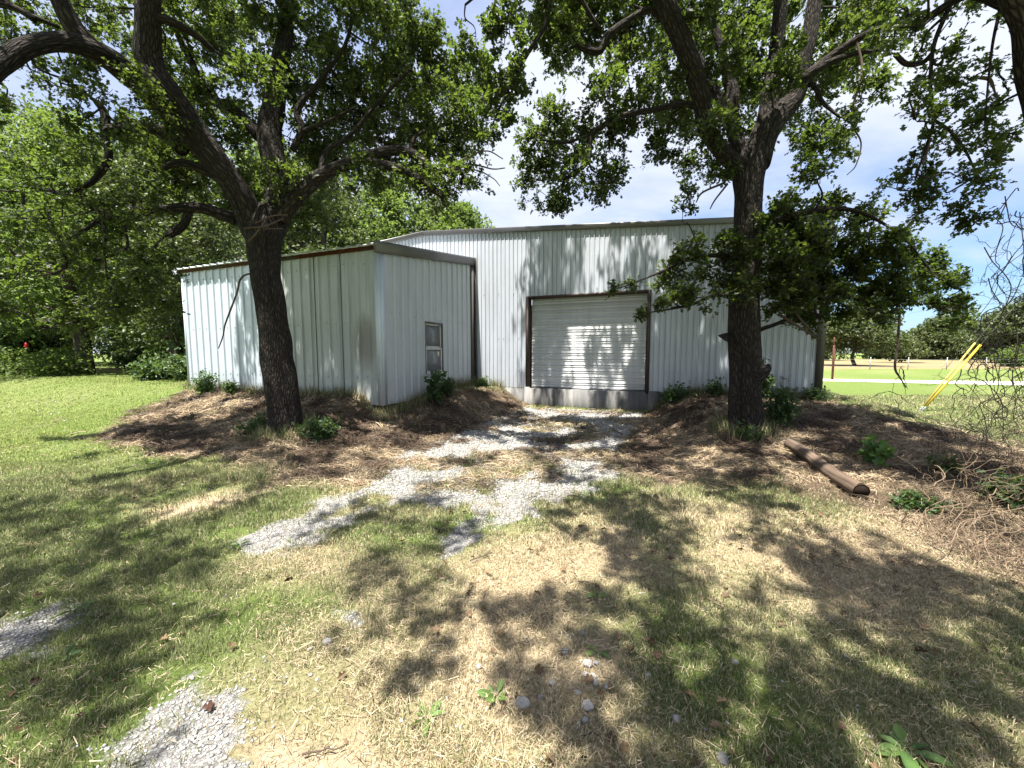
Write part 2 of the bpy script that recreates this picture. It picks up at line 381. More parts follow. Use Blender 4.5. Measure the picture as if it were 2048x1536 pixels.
c = ramp(nt, g, [(.36, (.018, .012, .009)), (.44, (.075, .05, .034)), (.6, (.14, .098, .068)), (.75, (.21, .155, .11))]); c = mixc(nt, math_(nt, 'MULTIPLY', k, .55), c, (.11, .09, .075))
bsdf(nt, out, c, .9, .15, 0, g, .7, .012); M['log'] = m
M['logend'] = simple('dark_rotten_end_grain', (.016, .011, .008), .95, .1, 0, .6, 30)
# ------------------------------------------------------------------ ground sheet
def axis(a, b, step, lo, hi):
    c = list(np.arange(a, b+step/2, step)); s = step; x = c[-1]
    while x < hi: s *= 1.16; x += s; c.append(x)
    s = step; x = c[0]
    while x > lo: s *= 1.16; x -= s; c.insert(0, x)
    return np.array(c)
ax = axis(-8.5, 8.5, .06, -520, 520); ay = axis(.7, 12.6, .06, -120, 620)
X, Y = np.meshgrid(ax, ay); x, y = X.ravel(), Y.ravel()
z = H(x, y); g, t, s, d = zones(x, y)
rr = np.hypot(x, y)
far = ss(11, 16, rr)
d = d*(1-far) + far*np.clip(.05+(fbm(x*.25, y*.25, 8)-.5)*.45, 0, 1)
field = ss(35.5, 37.5, y+(fbm(x*.3, y*.3, 44)-.5)*3)*ss(10, 20, x)*(1-ss(75, 110, y))
leftpath = ss(16.5, 18, y)*(1-ss(22, 24, y))*ss(-24, -19, x)*(1-ss(-12, -9, x))
field = np.maximum(field, leftpath*.8)
z = z-.05*np.clip(t, 0, 1)*0
nx, ny = len(ax), len(ay)
i = np.arange(ny-1)[:, None]*nx; j = np.arange(nx-1)[None]
Q = np.stack([i+j, i+j+1, i+nx+j+1, i+nx+j], -1).reshape(-1, 4)
me = new_mesh('ground', np.stack([x, y, z], 1), Q.ravel(), np.arange(len(Q))*4, None, M['ground'], True, {'gravel': g, 'thatch': t, 'sand': s, 'dry': d, 'field': field})
tag(link('ground', me), 'mown lawn, bare soil and thatch round the metal building', 'ground', kind='structure')
# gravel road across the far field
mb = MB(); xs = np.linspace(9, 70, 40)
mid = np.interp(xs, [9, 17, 22, 70], [24.6, 22.8, 21.0, 8.0]); hw = np.interp(xs, [9, 20, 27, 70], [1.0, 1.15, 1.7, 2.2])
V = np.concatenate([np.stack([xs, mid-hw+(fbm(xs*.8, xs*0, 2)-.5)*.5, 0*xs], 1), np.stack([xs, mid+hw, 0*xs], 1)]); V[:, 2] = H(V[:, 0], V[:, 1])+.02
mb.grid(V, [(k, k+1, k+41, k+40) for k in range(39)])
tag(mb.build('road', M['road']), 'pale gravel road crossing the lawn beyond the building', 'road', kind='structure')
# ------------------------------------------------------------------ grass blades, straw, gravel (uncountable cover)
def blades(n_try, y0, y1, rand, side=.9):
    yy = y0+(y1-y0)*rand.rand(n_try); half = 1.36*yy+side
    xx = (rand.rand(n_try)*2-1)*half
    keep = rand.rand(n_try) < half/half.max()
    return xx[keep], yy[keep]
def inside_building(x, y, e=.03):
    dx, dy = x-D0[0], y-D0[1]; u = dx*WV[0]+dy*WV[1]; v = dx*NV[0]+dy*NV[1]
    return ((v < e) & (u < 4.95+e)) | ((v < 3.99+e) & (u < -3.33+e) & (u > -9.47-e))
def make_blades(xx, yy, length, width, col, lean, rand):
    n = len(xx); zz = H(xx, yy)
    a = rand.rand(n)*2*math.pi; dx, dy = np.cos(a), np.sin(a)
    b = rand.rand(n)*2*math.pi; lx, ly = np.cos(b)*lean*length, np.sin(b)*lean*length
    hgt = length*np.sqrt(np.maximum(.05, 1-lean**2)); w = width*.5
    V = np.empty((n, 5, 3))
    V[:, 0] = np.stack([xx-dx*w, yy-dy*w, zz-.004], 1); V[:, 1] = np.stack([xx+dx*w, yy+dy*w, zz-.004], 1)
    mx, my, mz = xx+lx*.35, yy+ly*.35, zz+hgt*.6
    V[:, 2] = np.stack([mx+dx*w*.75, my+dy*w*.75, mz], 1); V[:, 3] = np.stack([mx-dx*w*.75, my-dy*w*.75, mz], 1)
    V[:, 4] = np.stack([xx+lx, yy+ly, zz+hgt], 1)
    base = np.arange(n)[:, None]*5
    L = np.concatenate([base+np.array([[0, 1, 2, 3]]), base+np.array([[3, 2, 4]])], 1).ravel()
    st = (np.arange(n)[:, None]*7+np.array([[0, 4]])).ravel()
    c = np.repeat(col[:, None], 5, 1); c[:, :2] *= .55  # blade roots darkened in colour, standing in for shade low in the turf
    return V.reshape(-1, 3), L, st, c.reshape(-1, 3)
def joinb(parts):
    V, L, S, Cc = [], [], [], []; nv = nl = 0
    for v, l, s, c in parts:
        V.append(v); L.append(l+nv); S.append(s+nl); Cc.append(c); nv += len(v); nl += len(l)
    return np.concatenate(V), np.concatenate(L), np.concatenate(S), np.concatenate(Cc)
def lerp(a, b, t): return np.asarray(a)[None]*(1-t[:, None])+np.asarray(b)[None]*t[:, None]
parts = []
for (n, y0, y1, wd, ln) in ((420000, .75, 3.0, .0029, .036), (320000, 3.0, 5.2, .0048, .047), (300000, 5.2, 8.5, .0065, .05), (200000, 8.5, 14.5, .011, .055)):
    xx, yy = blades(n, y0, y1, RS)
    g, t, s, d = zones(xx, yy)
    cov = (1-.88*np.clip(g*1.15, 0, 1))*(1-.80*t)*(1-.90*s)
    bare = ss(.62, .72, fbm(xx*1.9+3, yy*1.9, 141))
    cov = cov*(1-.75*bare*(yy < 7))
    clump = .35+.65*ss(.3, .6, fbm(xx*9, yy*9, 15, 2))
    k = (RS.rand(len(xx)) < cov*clump) & ~inside_building(xx, yy)
    xx, yy, d, t = xx[k], yy[k], d[k], t[k]; m_ = len(xx)
    isdry = RS.rand(m_) < np.clip(.24*(1-.65*ss(-.6, -1.8, xx))+d*.75+t*.5-.2*(ss(-3.4, -5.2, xx+.25*(yy-6))*ss(4.2, 6, yy)), 0, .92)
    r = RS.rand(m_)
    gc = lerp((.105, .135, .05), (.32, .335, .16), r**1.2); dc = lerp((.32, .25, .15), (.78, .66, .46), r)
    lawn = ss(-3.4, -5.2, xx+.25*(yy-6))*ss(4.2, 6, yy)
    gc = gc*(1+lawn[:, None]*np.array([[.60, .72, .2]]))
    col = np.where(isdry[:, None], dc, gc)
    tuft = 1+1.1*ss(.62, .8, fbm(xx*2.4, yy*2.4, 201))
    length = ln*(.55+.9*RS.rand(m_))*np.where(isdry, .75, 1.0)*tuft*(1-.45*lawn)
    lean = np.clip(np.where(isdry, .45+.55*RS.rand(m_), .15+.65*RS.rand(m_)), 0, .97)
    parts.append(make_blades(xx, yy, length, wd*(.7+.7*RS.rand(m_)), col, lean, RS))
# longer weedy grass at the wall feet and tree feet
def fringe(n, pts, spread, ln, r0):
    P = spline(np.array(pts), 12); k = RS.randint(0, len(P), n)
    xx = P[k, 0]+RS.randn(n)*spread; yy = P[k, 1]+RS.randn(n)*spread
    ok = ~inside_building(xx, yy, .01); xx, yy = xx[ok], yy[ok]; n = len(xx)
    r = RS.rand(n); dry = RS.rand(n) < r0
    col = np.where(dry[:, None], lerp((.25, .2, .11), (.5, .42, .26), r), lerp((.05, .085, .025), (.13, .18, .06), r))
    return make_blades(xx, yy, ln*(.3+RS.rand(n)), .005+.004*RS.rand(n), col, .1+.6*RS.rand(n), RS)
def loc2(u, v): return D0+WV*u+NV*v
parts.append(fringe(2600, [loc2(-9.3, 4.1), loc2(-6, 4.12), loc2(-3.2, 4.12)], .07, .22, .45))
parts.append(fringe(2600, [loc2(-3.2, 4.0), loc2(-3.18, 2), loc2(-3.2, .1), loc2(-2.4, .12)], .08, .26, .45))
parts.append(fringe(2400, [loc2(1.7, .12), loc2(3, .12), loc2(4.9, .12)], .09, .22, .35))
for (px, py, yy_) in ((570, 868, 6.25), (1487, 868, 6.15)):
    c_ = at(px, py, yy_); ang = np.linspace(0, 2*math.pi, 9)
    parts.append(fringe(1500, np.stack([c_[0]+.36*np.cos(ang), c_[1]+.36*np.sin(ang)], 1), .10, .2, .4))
V, L, S, Cc = joinb(parts)
me = new_mesh('grass', V, L, S, None, M['blade'], False, {'col': Cc})
tag(link('grass', me), 'short green and dry grass blades over the lawn and drive', 'grass', kind='stuff')
# straw thatch
def straw(n_try, y0, y1, ln, wd, lift):
    xx, yy = blades(n_try, y0, y1, RS, .9)
    g, t, s, d = zones(xx, yy)
    dens = t*(.35+.65*ss(.35, .6, fbm(xx*3, yy*3, 66)))+.10*d*(1-g)
    right = ss(1.2, 2.4, xx-.1*yy)*(1-ss(5.0, 6.5, yy))*ss(1.8, 3.0, yy)
    dens = np.maximum(dens, right*.55*(1-g))
    dens = np.maximum(dens, .5*union(xx, yy, PG[:1])*ss(.44, .62, fbm(xx*2.1+5, yy*2.1, 77)))
    k = (RS.rand(len(xx)) < dens) & ~inside_building(xx, yy, .05)
    xx, yy = xx[k], yy[k]; n = len(xx)
    a = fbm(xx*1.3, yy*1.3, 71)*9+RS.randn(n)*.9
    l = ln*(.35+RS.rand(n)); w = wd*(.6+.8*RS.rand(n))*.5
    ex, ey = np.cos(a)*l*.5, np.sin(a)*l*.5; bx, by = -np.sin(a)*w, np.cos(a)*w
    mx, my = xx+RS.randn(n)*l*.10, yy+RS.randn(n)*l*.10
    zl = lift*RS.rand(n)**2
    P0 = np.stack([xx-ex, yy-ey, H(xx-ex, yy-ey)+.006+zl*RS.rand(n)], 1); P1 = np.stack([mx, my, H(mx, my)+.012+zl], 1); P2 = np.stack([xx+ex, yy+ey, H(xx+ex, yy+ey)+.006+zl*RS.rand(n)], 1)
    wv = np.stack([bx, by, w*RS.randn(n)*.8], 1)
    V = np.stack([P0-wv, P0+wv, P1-wv, P1+wv, P2-wv*.4, P2+wv*.4], 1)
    b = np.arange(n)[:, None]*6
    Lp = (b+np.array([[0, 1, 3, 2, 2, 3, 5, 4]])).ravel(); st = np.arange(2*n)*4
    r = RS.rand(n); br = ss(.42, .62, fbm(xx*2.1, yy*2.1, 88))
    dark = lerp((.026, .018, .013), (.145, .10, .068), r); tan_straw = lerp((.12, .085, .052), (.46, .36, .24), r)
    col = dark*(1-br[:, None])+tan_straw*br[:, None]  # brown and tan stems mixed in random patches
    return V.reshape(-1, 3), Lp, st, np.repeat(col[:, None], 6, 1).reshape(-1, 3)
def litter(n_try, y0, y1):
    xx, yy = blades(n_try, y0, y1, RS, .9); g, t, s, d = zones(xx, yy)
    k = RS.rand(len(xx)) < (.25+.75*d)*(1-.8*g)*(.3+.7*ss(.35, .6, fbm(xx*5, yy*5, 67)))
    xx, yy = xx[k], yy[k]; n = len(xx); a = RS.rand(n)*6.283; l = .012+.040*RS.rand(n)**1.6; w = .0006+.0007*RS.rand(n)
    ex, ey = np.cos(a)*l, np.sin(a)*l; z0 = H(xx, yy)+.004+.03*RS.rand(n)**1.5; tz = RS.randn(n)*.3*l
    c_ = np.stack([xx, yy, z0], 1); e_ = np.stack([ex, ey, tz], 1)*.5; wv = np.stack([-np.sin(a)*w, np.cos(a)*w, w*.4], 1)
    V = np.stack([c_-e_-wv, c_-e_+wv, c_+e_+wv, c_+e_-wv], 1); r = RS.rand(n)
    return V.reshape(-1, 3), np.arange(4*n), np.arange(n)*4, np.repeat(lerp((.12, .085, .05), (.52, .42, .29), r)[:, None], 4, 1).reshape(-1, 3)
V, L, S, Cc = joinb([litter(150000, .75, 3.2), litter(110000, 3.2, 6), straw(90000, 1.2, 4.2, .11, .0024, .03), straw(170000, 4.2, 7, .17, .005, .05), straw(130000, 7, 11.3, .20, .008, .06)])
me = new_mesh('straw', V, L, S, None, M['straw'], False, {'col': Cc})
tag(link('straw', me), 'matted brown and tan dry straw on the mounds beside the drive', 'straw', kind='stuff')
# fallen leaves
n_ = 1500; yy = 1.0+9.5*RS.rand(n_)**1.2; xx = (RS.rand(n_)*2-1)*(1.36*yy+.5); k_ = ~inside_building(xx, yy, .05) & (RS.rand(n_) < .25+.75*ss(.45, .65, fbm(xx*1.2, yy*1.2, 303))); xx, yy = xx[k_], yy[k_]; n_ = len(xx)
kk = zones(xx, yy)[0] < .15; FALLEN = (xx[kk], yy[kk])
# gravel stones
def stones(n_try, y0, y1, size):
    xx, yy = blades(n_try, y0, y1, RS, .6)
    g, t, s, d = zones(xx, yy)
    k = (RS.rand(len(xx)) < np.clip(g*1.2-.05, 0, 1)+.008+.012*d) & ~inside_building(xx, yy, .05); xx, yy = xx[k], yy[k]; n = len(xx)
    base = np.array([[1, 0, 0], [-1, 0, 0], [0, 1, 0], [0, -1, 0], [0, 0, 1], [0, 0, -1], [.62, .62, .5], [-.62, .6, .5], [-.6, -.62, .5], [.62, -.6, .5]], float)
    Fc = np.array([[4, 0, 6], [6, 2, 4], [4, 2, 7], [7, 1, 4], [4, 1, 8], [8, 3, 4], [4, 3, 9], [9, 0, 4], [0, 2, 6], [2, 1, 7], [1, 3, 8], [3, 0, 9], [0, 5, 2], [2, 5, 1], [1, 5, 3], [3, 5, 0]])
    sz = size*(.45+.9*RS.rand(n)**1.5)
    V = base[None]*(1+.35*(RS.rand(n, 10, 1)-.5)) * (np.stack([np.ones(n), .55+.45*RS.rand(n), .45+.35*RS.rand(n)], 1)*sz[:, None])[:, None]
    a = RS.rand(n)*6.283; ca, sa = np.cos(a)[:, None], np.sin(a)[:, None]
    vx, vy = V[..., 0]*ca-V[..., 1]*sa, V[..., 0]*sa+V[..., 1]*ca
    V = np.stack([vx+xx[:, None], vy+yy[:, None], V[..., 2]+(H(xx, yy)+sz*.18)[:, None]], -1)
    L = (np.arange(n)[:, None, None]*10+Fc[None]).ravel(); st = np.arange(n*16)*3
    r = RS.rand(n); col = lerp((.16, .16, .165), (.46, .455, .44), r)
    return V.reshape(-1, 3), L, st, np.repeat(col[:, None], 10, 1).reshape(-1, 3)
V, L, S, Cc = joinb([stones(110000, .75, 4, .0085), stones(80000, 4, 6.5, .014), stones(50000, 6.5, 10.3, .022)])
me = new_mesh('gravel', V, L, S, None, M['stone'], False, {'col': Cc})
tag(link('gravel', me), 'grey white crushed stone gravel along the drive to the door', 'gravel', kind='stuff')
# ------------------------------------------------------------------ the metal building
BR = empty('metal_building', (D0[0], D0[1], 0), -TH)
tag(BR, 'pale ribbed metal building with roll up door and lean-to shed', 'building')
RZ, RU = 5.12, -4.95
def zr(u): return RZ-.0755*abs(u-RU)
def profile(u0, u1, period, rib, depth, minor=0):
    """u positions and outward offsets of a ribbed sheet"""
    pts = [(u0, 0)]; u = u0+period*.5
    while u+rib < u1:
        if minor:
            for q in (-.36, -.18):
                c = u+q*period*1.0
                if c-.012 > pts[-1][0]: pts += [(c-.012, 0), (c-.005, .004), (c+.005, .004), (c+.012, 0)]
        pts += [(u-rib*.5, 0), (u-rib*.28, depth), (u+rib*.28, depth), (u+rib*.5, 0)]; u += period
    pts.append((u1, 0)); return pts
def ribbed(mb, prof, zb, zt, place, cuts=()):
    """vertical strips; cuts = (a, b, z0, z1) openings"""
    us = sorted(set([p[0] for p in prof]+[c for k in cuts for c in k[:2]]))
    pu, po = np.array([p[0] for p in prof]), np.array([p[1] for p in prof])
    for a, b in zip(us[:-1], us[1:]):
        if b-a < 1e-5: continue
        oa, ob = np.interp(a, pu, po), np.interp(b, pu, po); mid = (a+b)/2
        segs = [(None, None)]
        hit = [k for k in cuts if k[0] <= mid <= k[1]]
        rows = [(zb(a), zb(b), zt(a), zt(b))]
        if hit:
            k = hit[0]; rows = []
            if k[2] is not None and k[2] > zb(a): rows.append((zb(a), zb(b), k[2], k[2]))
            rows.append((k[3], k[3], zt(a), zt(b)))
        for r in rows:
            mb.add([place(a, oa, r[0]), place(b, ob, r[1]), place(b, ob, r[3]), place(a, oa, r[2])], [(0, 1, 2, 3)])
DU0, DU1, DZ0, DZ1 = -1.64, 1.43, .575, 3.02
mb = MB()
def grooved(u0, u1, period):
    pts = [(u0, 0)]; u = u0+period*.5
    while u+.05 < u1:
        pts += [(u-.030, 0), (u-.022, .016), (u-.009, .016), (u-.005, -.014), (u+.005, -.014), (u+.009, .0)]; u += period
    return pts+[(u1, 0)]
ribbed(mb, grooved(-14.7, 4.90, .123), lambda u: .58, lambda u: zr(u)-.01, lambda u, o, z: (u, -o, z), [(DU0, DU1, None, DZ1)])
mb.build('front_wall', M['wall_main'], BR)
mb = MB(); ribbed(mb, profile(0.02, 12, .26, .06, .02), lambda s: .58, lambda s: zr(4.9)-.01, lambda s, o, z: (4.90+o, s, z))
mb.build('side_wall', M['wall_main'], BR)
mb = MB(); ribbed(mb, profile(0.02, 12, .26, .06, .02), lambda s: .58, lambda s: zr(-14.7)-.01, lambda s, o, z: (-14.7-o, s, z))
mb.box((-14.68, 11.98, .58), (4.88, 12.0, zr(4.9)-.02)); mb.build('back_wall', M['wall_main'], BR)
mb = MB()
for (a, b) in ((RU, 5.0), (-14.8, RU)):
    mb.add([(a, -.03, zr(a)+.015), (b, -.03, zr(b)+.015), (b, 12.1, zr(b)+.015), (a, 12.1, zr(a)+.015), (a, -.03, zr(a)+.035), (b, -.03, zr(b)+.035), (b, 12.1, zr(b)+.035), (a, 12.1, zr(a)+.035)],
           [(0, 3, 2, 1), (4, 5, 6, 7), (0, 1, 5, 4), (1, 2, 6, 5), (2, 3, 7, 6), (3, 0, 4, 7)])
mb.build('roof', M['wall_side'], BR)
def beam(mb, P0, P1, prof, up=(0, 0, 1)):
    """extrudes a (out, up) profile from P0 to P1; out is -y in the building frame unless given"""
    P0, P1 = np.array(P0, float), np.array(P1, float)
    V = [P0+np.array(q) for q in prof]+[P1+np.array(q) for q in prof]; n = len(prof)
    mb.add(V, [tuple(range(n))[::-1], tuple(range(n, 2*n))]+[(i, (i+1) % n, n+(i+1) % n, n+i) for i in range(n)])
mb = MB(); pf = [(0, -.020, -.085), (0, -.055, -.085), (0, -.065, -.06), (0, -.080, .02), (0, -.080, .04), (0, .02, .04), (0, .02, -.01)]
beam(mb, (RU, 0, zr(RU)), (5.03, 0, zr(5.03)), pf); beam(mb, (-14.8, 0, zr(-14.8)), (RU, 0, zr(RU)), pf)
mb.build('rake_trim', M['trim_lt'], BR)
mb = MB(); mb.box((4.86, -.035, .56), (5.0, .012, zr(4.95)-.18)); mb.box((4.93, .014, .56), (5.0, .13, zr(4.95)-.1)); mb.build('corner_trim', M['trim'], BR)
mb = MB()
mb.box((-3.3, .0, -.3), (DU0-.06, .35, .57)); mb.box((DU0-.055, -.025, -.3), (DU1+.055, .5, .565)); mb.box((DU1+.06, -.0, -.3), (4.9, .35, .572))
for (u, a) in ((DU1+.19, .13), (DU0-.05, .08)):
    th_ = np.linspace(0, 2*math.pi, 18, endpoint=False)
    mb.add([(u+a*math.cos(q), -.01+a*.9*math.sin(q), z_) for z_ in (-.3, .60) for q in th_], [tuple(range(18, 36))]+[(i, (i+1) % 18, 18+(i+1) % 18, 18+i) for i in range(18)])
mb.build('foundation', M['concrete'], BR)
# roll-up door
DR = link('roll_up_door', None, BR) if False else None
mb = MB(); P = []
zz = DZ0+.02; k = 0
while zz < DZ1-.04:
    P += [(zz, .176), (zz+.055, .174), (zz+.058, .179), (zz+.064, .179), (zz+.067, .174), (zz+.122, .176), (zz+.126, .192), (zz+.140, .192), (zz+.143, .168), (zz+.152, .168)]; zz += .158; k += 1
P.append((DZ1+.02, .175))
V = []; NU = 30
us = np.linspace(DU0+.03, DU1-.03, NU+1)
for z_, o in P:
    for u in us: V.append((u, o+.004*math.sin(u*2.1+z_*1.3), z_))
mb.grid(V, [(r*(NU+1)+c, r*(NU+1)+c+1, (r+1)*(NU+1)+c+1, (r+1)*(NU+1)+c) for r in range(len(P)-1) for c in range(NU)])
DR = mb.build('roll_up_door', M['door_slat'], BR)
mb = MB()
mb.box((DU0-.075, -.045, .54), (DU0-.0, .22, DZ1+.05)); mb.box((DU1+.0, -.045, .54), (DU1+.075, .22, DZ1+.05)); mb.box((DU0+.003, -.045, DZ1-.01), (DU1-.003, .22, DZ1+.05))
mb.build('door_frame', M['door_frame'], DR)
mb = MB(); mb.box((DU0+.03, .13, DZ0-.005), (DU1-.03, .16, DZ0+.04)); mb.build('bottom_bar', M['steel'], DR)
# lean-to
LU0, LU1, LV, LZ, LZA = -9.47, -3.33, 3.97, 3.60, 4.17
def zl(v): return LZA+(LZ-LZA)*v/LV
pr = profile(LU0+.02, LU1-.1, .26, .062, .03)
mid_ = -6.05
mb = MB(); ribbed(mb, [p for p in pr if p[0] <= mid_]+[(mid_, 0)], lambda u: .50, lambda u: zl(LV)-.02, lambda u, o, z: (u, -LV-o, z)); mb.build('lean_to_front_wall', M['wall_new'], BR)
def wav(z): return .006*math.sin(z*5)
mb = MB(); ribbed(mb, [(mid_, 0.004)]+[p for p in pr if p[0] > mid_], lambda u: .50, lambda u: zl(LV)-.02, lambda u, o, z: (u, -LV-o+.002, z)); o_ = mb.build('lean_to_front_wall', M['wall_old'], BR)
o_['label'] = 'greener weathered half of the lean-to front, stained brown near its corner'
mb = MB()
for u in (-5.02, -4.30, -6.03): mb.box((u-.0025, -LV-.014, .5), (u+.0025, -LV-.001, zl(LV)-.06))
mb.build('sheet_seam', M['trim'], BR)
WW0, WW1, WZ0, WZ1 = 1.73, 2.51, 1.04, 2.27
mb = MB(); ribbed(mb, profile(.02, LV-.12, .26, .062, .03, 1), lambda v: .50, lambda v: zl(v)-.02, lambda v, o, z: (LU1+o, -v, z), [(WW0, WW1, WZ0, WZ1)])
mb.build('lean_to_side_wall', M['wall_side'], BR)
mb = MB(); ribbed(mb, profile(.02, LV-.02, .26, .062, .02), lambda v: .50, lambda v: zl(v)-.02, lambda v, o, z: (LU0-o, -v, z)); mb.build('lean_to_end_wall', M['wall_side'], BR)
mb = MB(); mb.box((LU1-.10, -LV-.022, .5), (LU1+.022, -LV+.0, zl(LV)-.03)); mb.box((LU1+.001, -LV+.002, .5), (LU1+.024, -LV+.12, zl(LV)-.03)); mb.build('corner_flashing', M['wall_new'], BR)
mb = MB(); mb.box((LU0-.022, -LV-.022, .5), (LU0+.02, -LV+.1, zl(LV)-.03))
mb.build('corner_flashing', M['wall_new'], BR)
mb = MB(); pr2 = profile(LU0-.12, LU1+.06, .26, .07, .03)
for (a, oa), (b, ob) in zip(pr2[:-1], pr2[1:]):
    for (z0, z1) in ((0, .0),):
        v0, v1 = LV+.12, 0.0
        t0 = [(a, -v0, zl(v0)+.02+oa), (b, -v0, zl(v0)+.02+ob), (b, -v1, zl(v1)+.02+ob), (a, -v1, zl(v1)+.02+oa)]
        lo = [(p[0], p[1], p[2]-.012) for p in t0]
        mb.add(t0+lo, [(0, 1, 2, 3), (7, 6, 5, 4), (0, 4, 5, 1)])
mb.build('lean_to_roof', M['wall_side'], BR)
mb = MB(); mb.box((LU0-.06, -LV-.045, zl(LV)-.075), (LU1+.02, -LV-.024, zl(LV)+.008)); mb.build('rusty_eave_strip', M['rust'], BR)
mb = MB(); pf = [(.026, 0, -.15), (.06, 0, -.15), (.085, 0, -.10), (.105, 0, .02), (.105, 0, .065), (.0, 0, .065), (-.03, 0, .05), (.026, 0, .03)]
V0 = np.array((LU1, -LV-.16, zl(LV+.16))); V1 = np.array((LU1, -.04, zl(.04)))
n_ = len(pf); mb.add([V0+np.array(q) for q in pf]+[V1+np.array(q) for q in pf], [tuple(range(n_)), tuple(range(n_, 2*n_))[::-1]]+[((i+1) % n_, i, n_+i, n_+(i+1) % n_) for i in range(n_)])
mb.build('lean_to_rake_trim', M['trim_lt'], BR)
mb = MB(); mb.box((LU1+.003, -.20, .52), (LU1+.045, -.03, zl(0)-.15)); mb.box((LU1+.047, -.055, .52), (LU1+.12, -.018, zl(0)+.06)); mb.build('inner_corner_trim', M['trim'], BR)
mb = MB(); gpf = [(0, 0, .09), (0, 0, -.03), (-.05, 0, -.07), (-.14, 0, -.07), (-.17, 0, -.02), (-.19, 0, .07), (-.19, 0, .09), (-.18, 0, .09), (-.16, 0, -.015), (-.13, 0, -.055), (-.05, 0, -.055), (-.012, 0, -.02), (-.012, 0, .09)]
V0 = np.array((LU0-.025, -LV-.1, zl(LV)-.06)); V1 = np.array((LU0-.025, -.1, zl(0.1)-.06)); n_ = len(gpf)
mb.add([V0+np.array(q) for q in gpf]+[V1+np.array(q) for q in gpf], [tuple(range(n_)), tuple(range(n_, 2*n_))[::-1]]+[(i, (i+1) % n_, n_+(i+1) % n_, n_+i) for i in range(n_)])
mb.build('gutter', M['gutter'], BR)
# screw heads in rows across the sheets
mb = MB()
def screw(c, ax_):
    r_ = .011; th_ = np.linspace(0, 2*math.pi, 6, endpoint=False); c = np.array(c)
    if ax_ == 'y': V = [c+np.array((r_*math.cos(q), d_, r_*math.sin(q))) for d_ in (0, -.012) for q in th_]
    else: V = [c+np.array((d_, r_*math.cos(q), r_*math.sin(q))) for d_ in (0, .012) for q in th_]
    mb.add(V, [tuple(range(6, 12))]+[(i, (i+1) % 6, 6+(i+1) % 6, 6+i) for i in range(6)])
for k in range(23):
    for z_ in (1.05, 2.15, 3.30):
        if random.random() < .8: screw((LU0+.25+k*.26+.06, -LV, z_+random.uniform(-.02, .02)), 'y')
for k in range(14):
    for z_ in (1.0, 2.35, 3.45):
        v = .2+k*.26+.06
        if (WW0-.05 < v < WW1+.05 and z_ < 2.3) or random.random() < .2: continue
        screw((LU1, -v, z_+(LZA-LZ)*(1-v/LV)*(z_ > 3)+random.uniform(-.02, .02)), 'x')
for k in range(52):
    for z_ in (1.05, 1.95, 3.2):
        u = -3.0+k*.152
        if DU0-.15 < u < DU1+.15 and z_ < 3.1: continue
        if random.random() < .6: screw((u, 0, z_), 'y')
o_ = mb.build('screw_heads', M['steel'], BR); o_['kind'] = 'stuff'
# window in the lean-to side
WN = empty('window'); WN.parent = BR
def wbox(v0, v1, z0, z1, x0, x1): return (LU1+x0, -v1, z0), (LU1+x1, -v0, z1)
mb = MB(); fw = .035
for q in ((WW0, WW0+fw, WZ0, WZ1), (WW1-fw, WW1, WZ0, WZ1), (WW0+fw, WW1-fw, WZ1-fw, WZ1)): mb.box(*wbox(q[0], q[1], q[2], q[3], -.05, .03))
mb.build('window_frame', M['trim'], WN)
mb = MB(); mb.box(*wbox(WW0+fw, WW1-fw, WZ0, WZ0+.03, -.05, .045)); mb.build('window_sill', M['sash'], WN)
zm = (WZ0+WZ1)/2; a0, a1 = WW0+fw+.002, WW1-fw-.002
for nm, (z0, z1, dp) in (('sash', (WZ0+.032, zm, .0)), ('sash', (zm+.002, WZ1-fw-.002, -.02))):
    mb = MB(); f2 = .04
    mb.box(*wbox(a0, a0+f2, z0, z1, dp-.02, dp+.015)); mb.box(*wbox(a1-f2, a1, z0, z1, dp-.02, dp+.015)); mb.box(*wbox(a0+f2, a1-f2, z0, z0+f2, dp-.02, dp+.015)); mb.box(*wbox(a0+f2, a1-f2, z1-f2, z1, dp-.02, dp+.015))
    mb.build('sash', M['sash'], WN)
    mb = MB(); mb.box(*wbox(a0+f2, a1-f2, z0+f2, z1-f2, dp-.008, dp-.002)); mb.build('pane', M['glass'], WN)
mb = MB(); mb.box(*wbox(1.88, 1.96, zm-.20, zm-.08, -.001, .002)); mb.build('sticker', M['sticker'], WN)
# yard hydrant by the wall
def wl(u, v, z=0): return np.array([*(D0+WV*u+NV*v), z])
HY = empty('yard_hydrant', tuple(wl(4.28, .16, float(H(*wl(4.28, .16)[:2])))))
tag(HY, 'thin grey standpipe tap against the wall right of the right oak', 'tap')
mb = MB(); mb.tube([(0, 0, -.1), (0, 0, .42)], .016, 8); mb.build('pipe', M['steel'], HY, True)
mb = MB(); mb.tube([(-.05, 0, .43), (.09, 0, .43)], .026, 8); mb.tube([(.07, 0, .43), (.10, -.02, .36)], .016, 8); mb.build('spout', M['steel'], HY, True)
mb = MB(); mb.tube([(-.04, 0, .45), (-.11, 0, .47)], .010, 6); mb.build('handle', M['steel'], HY, True)
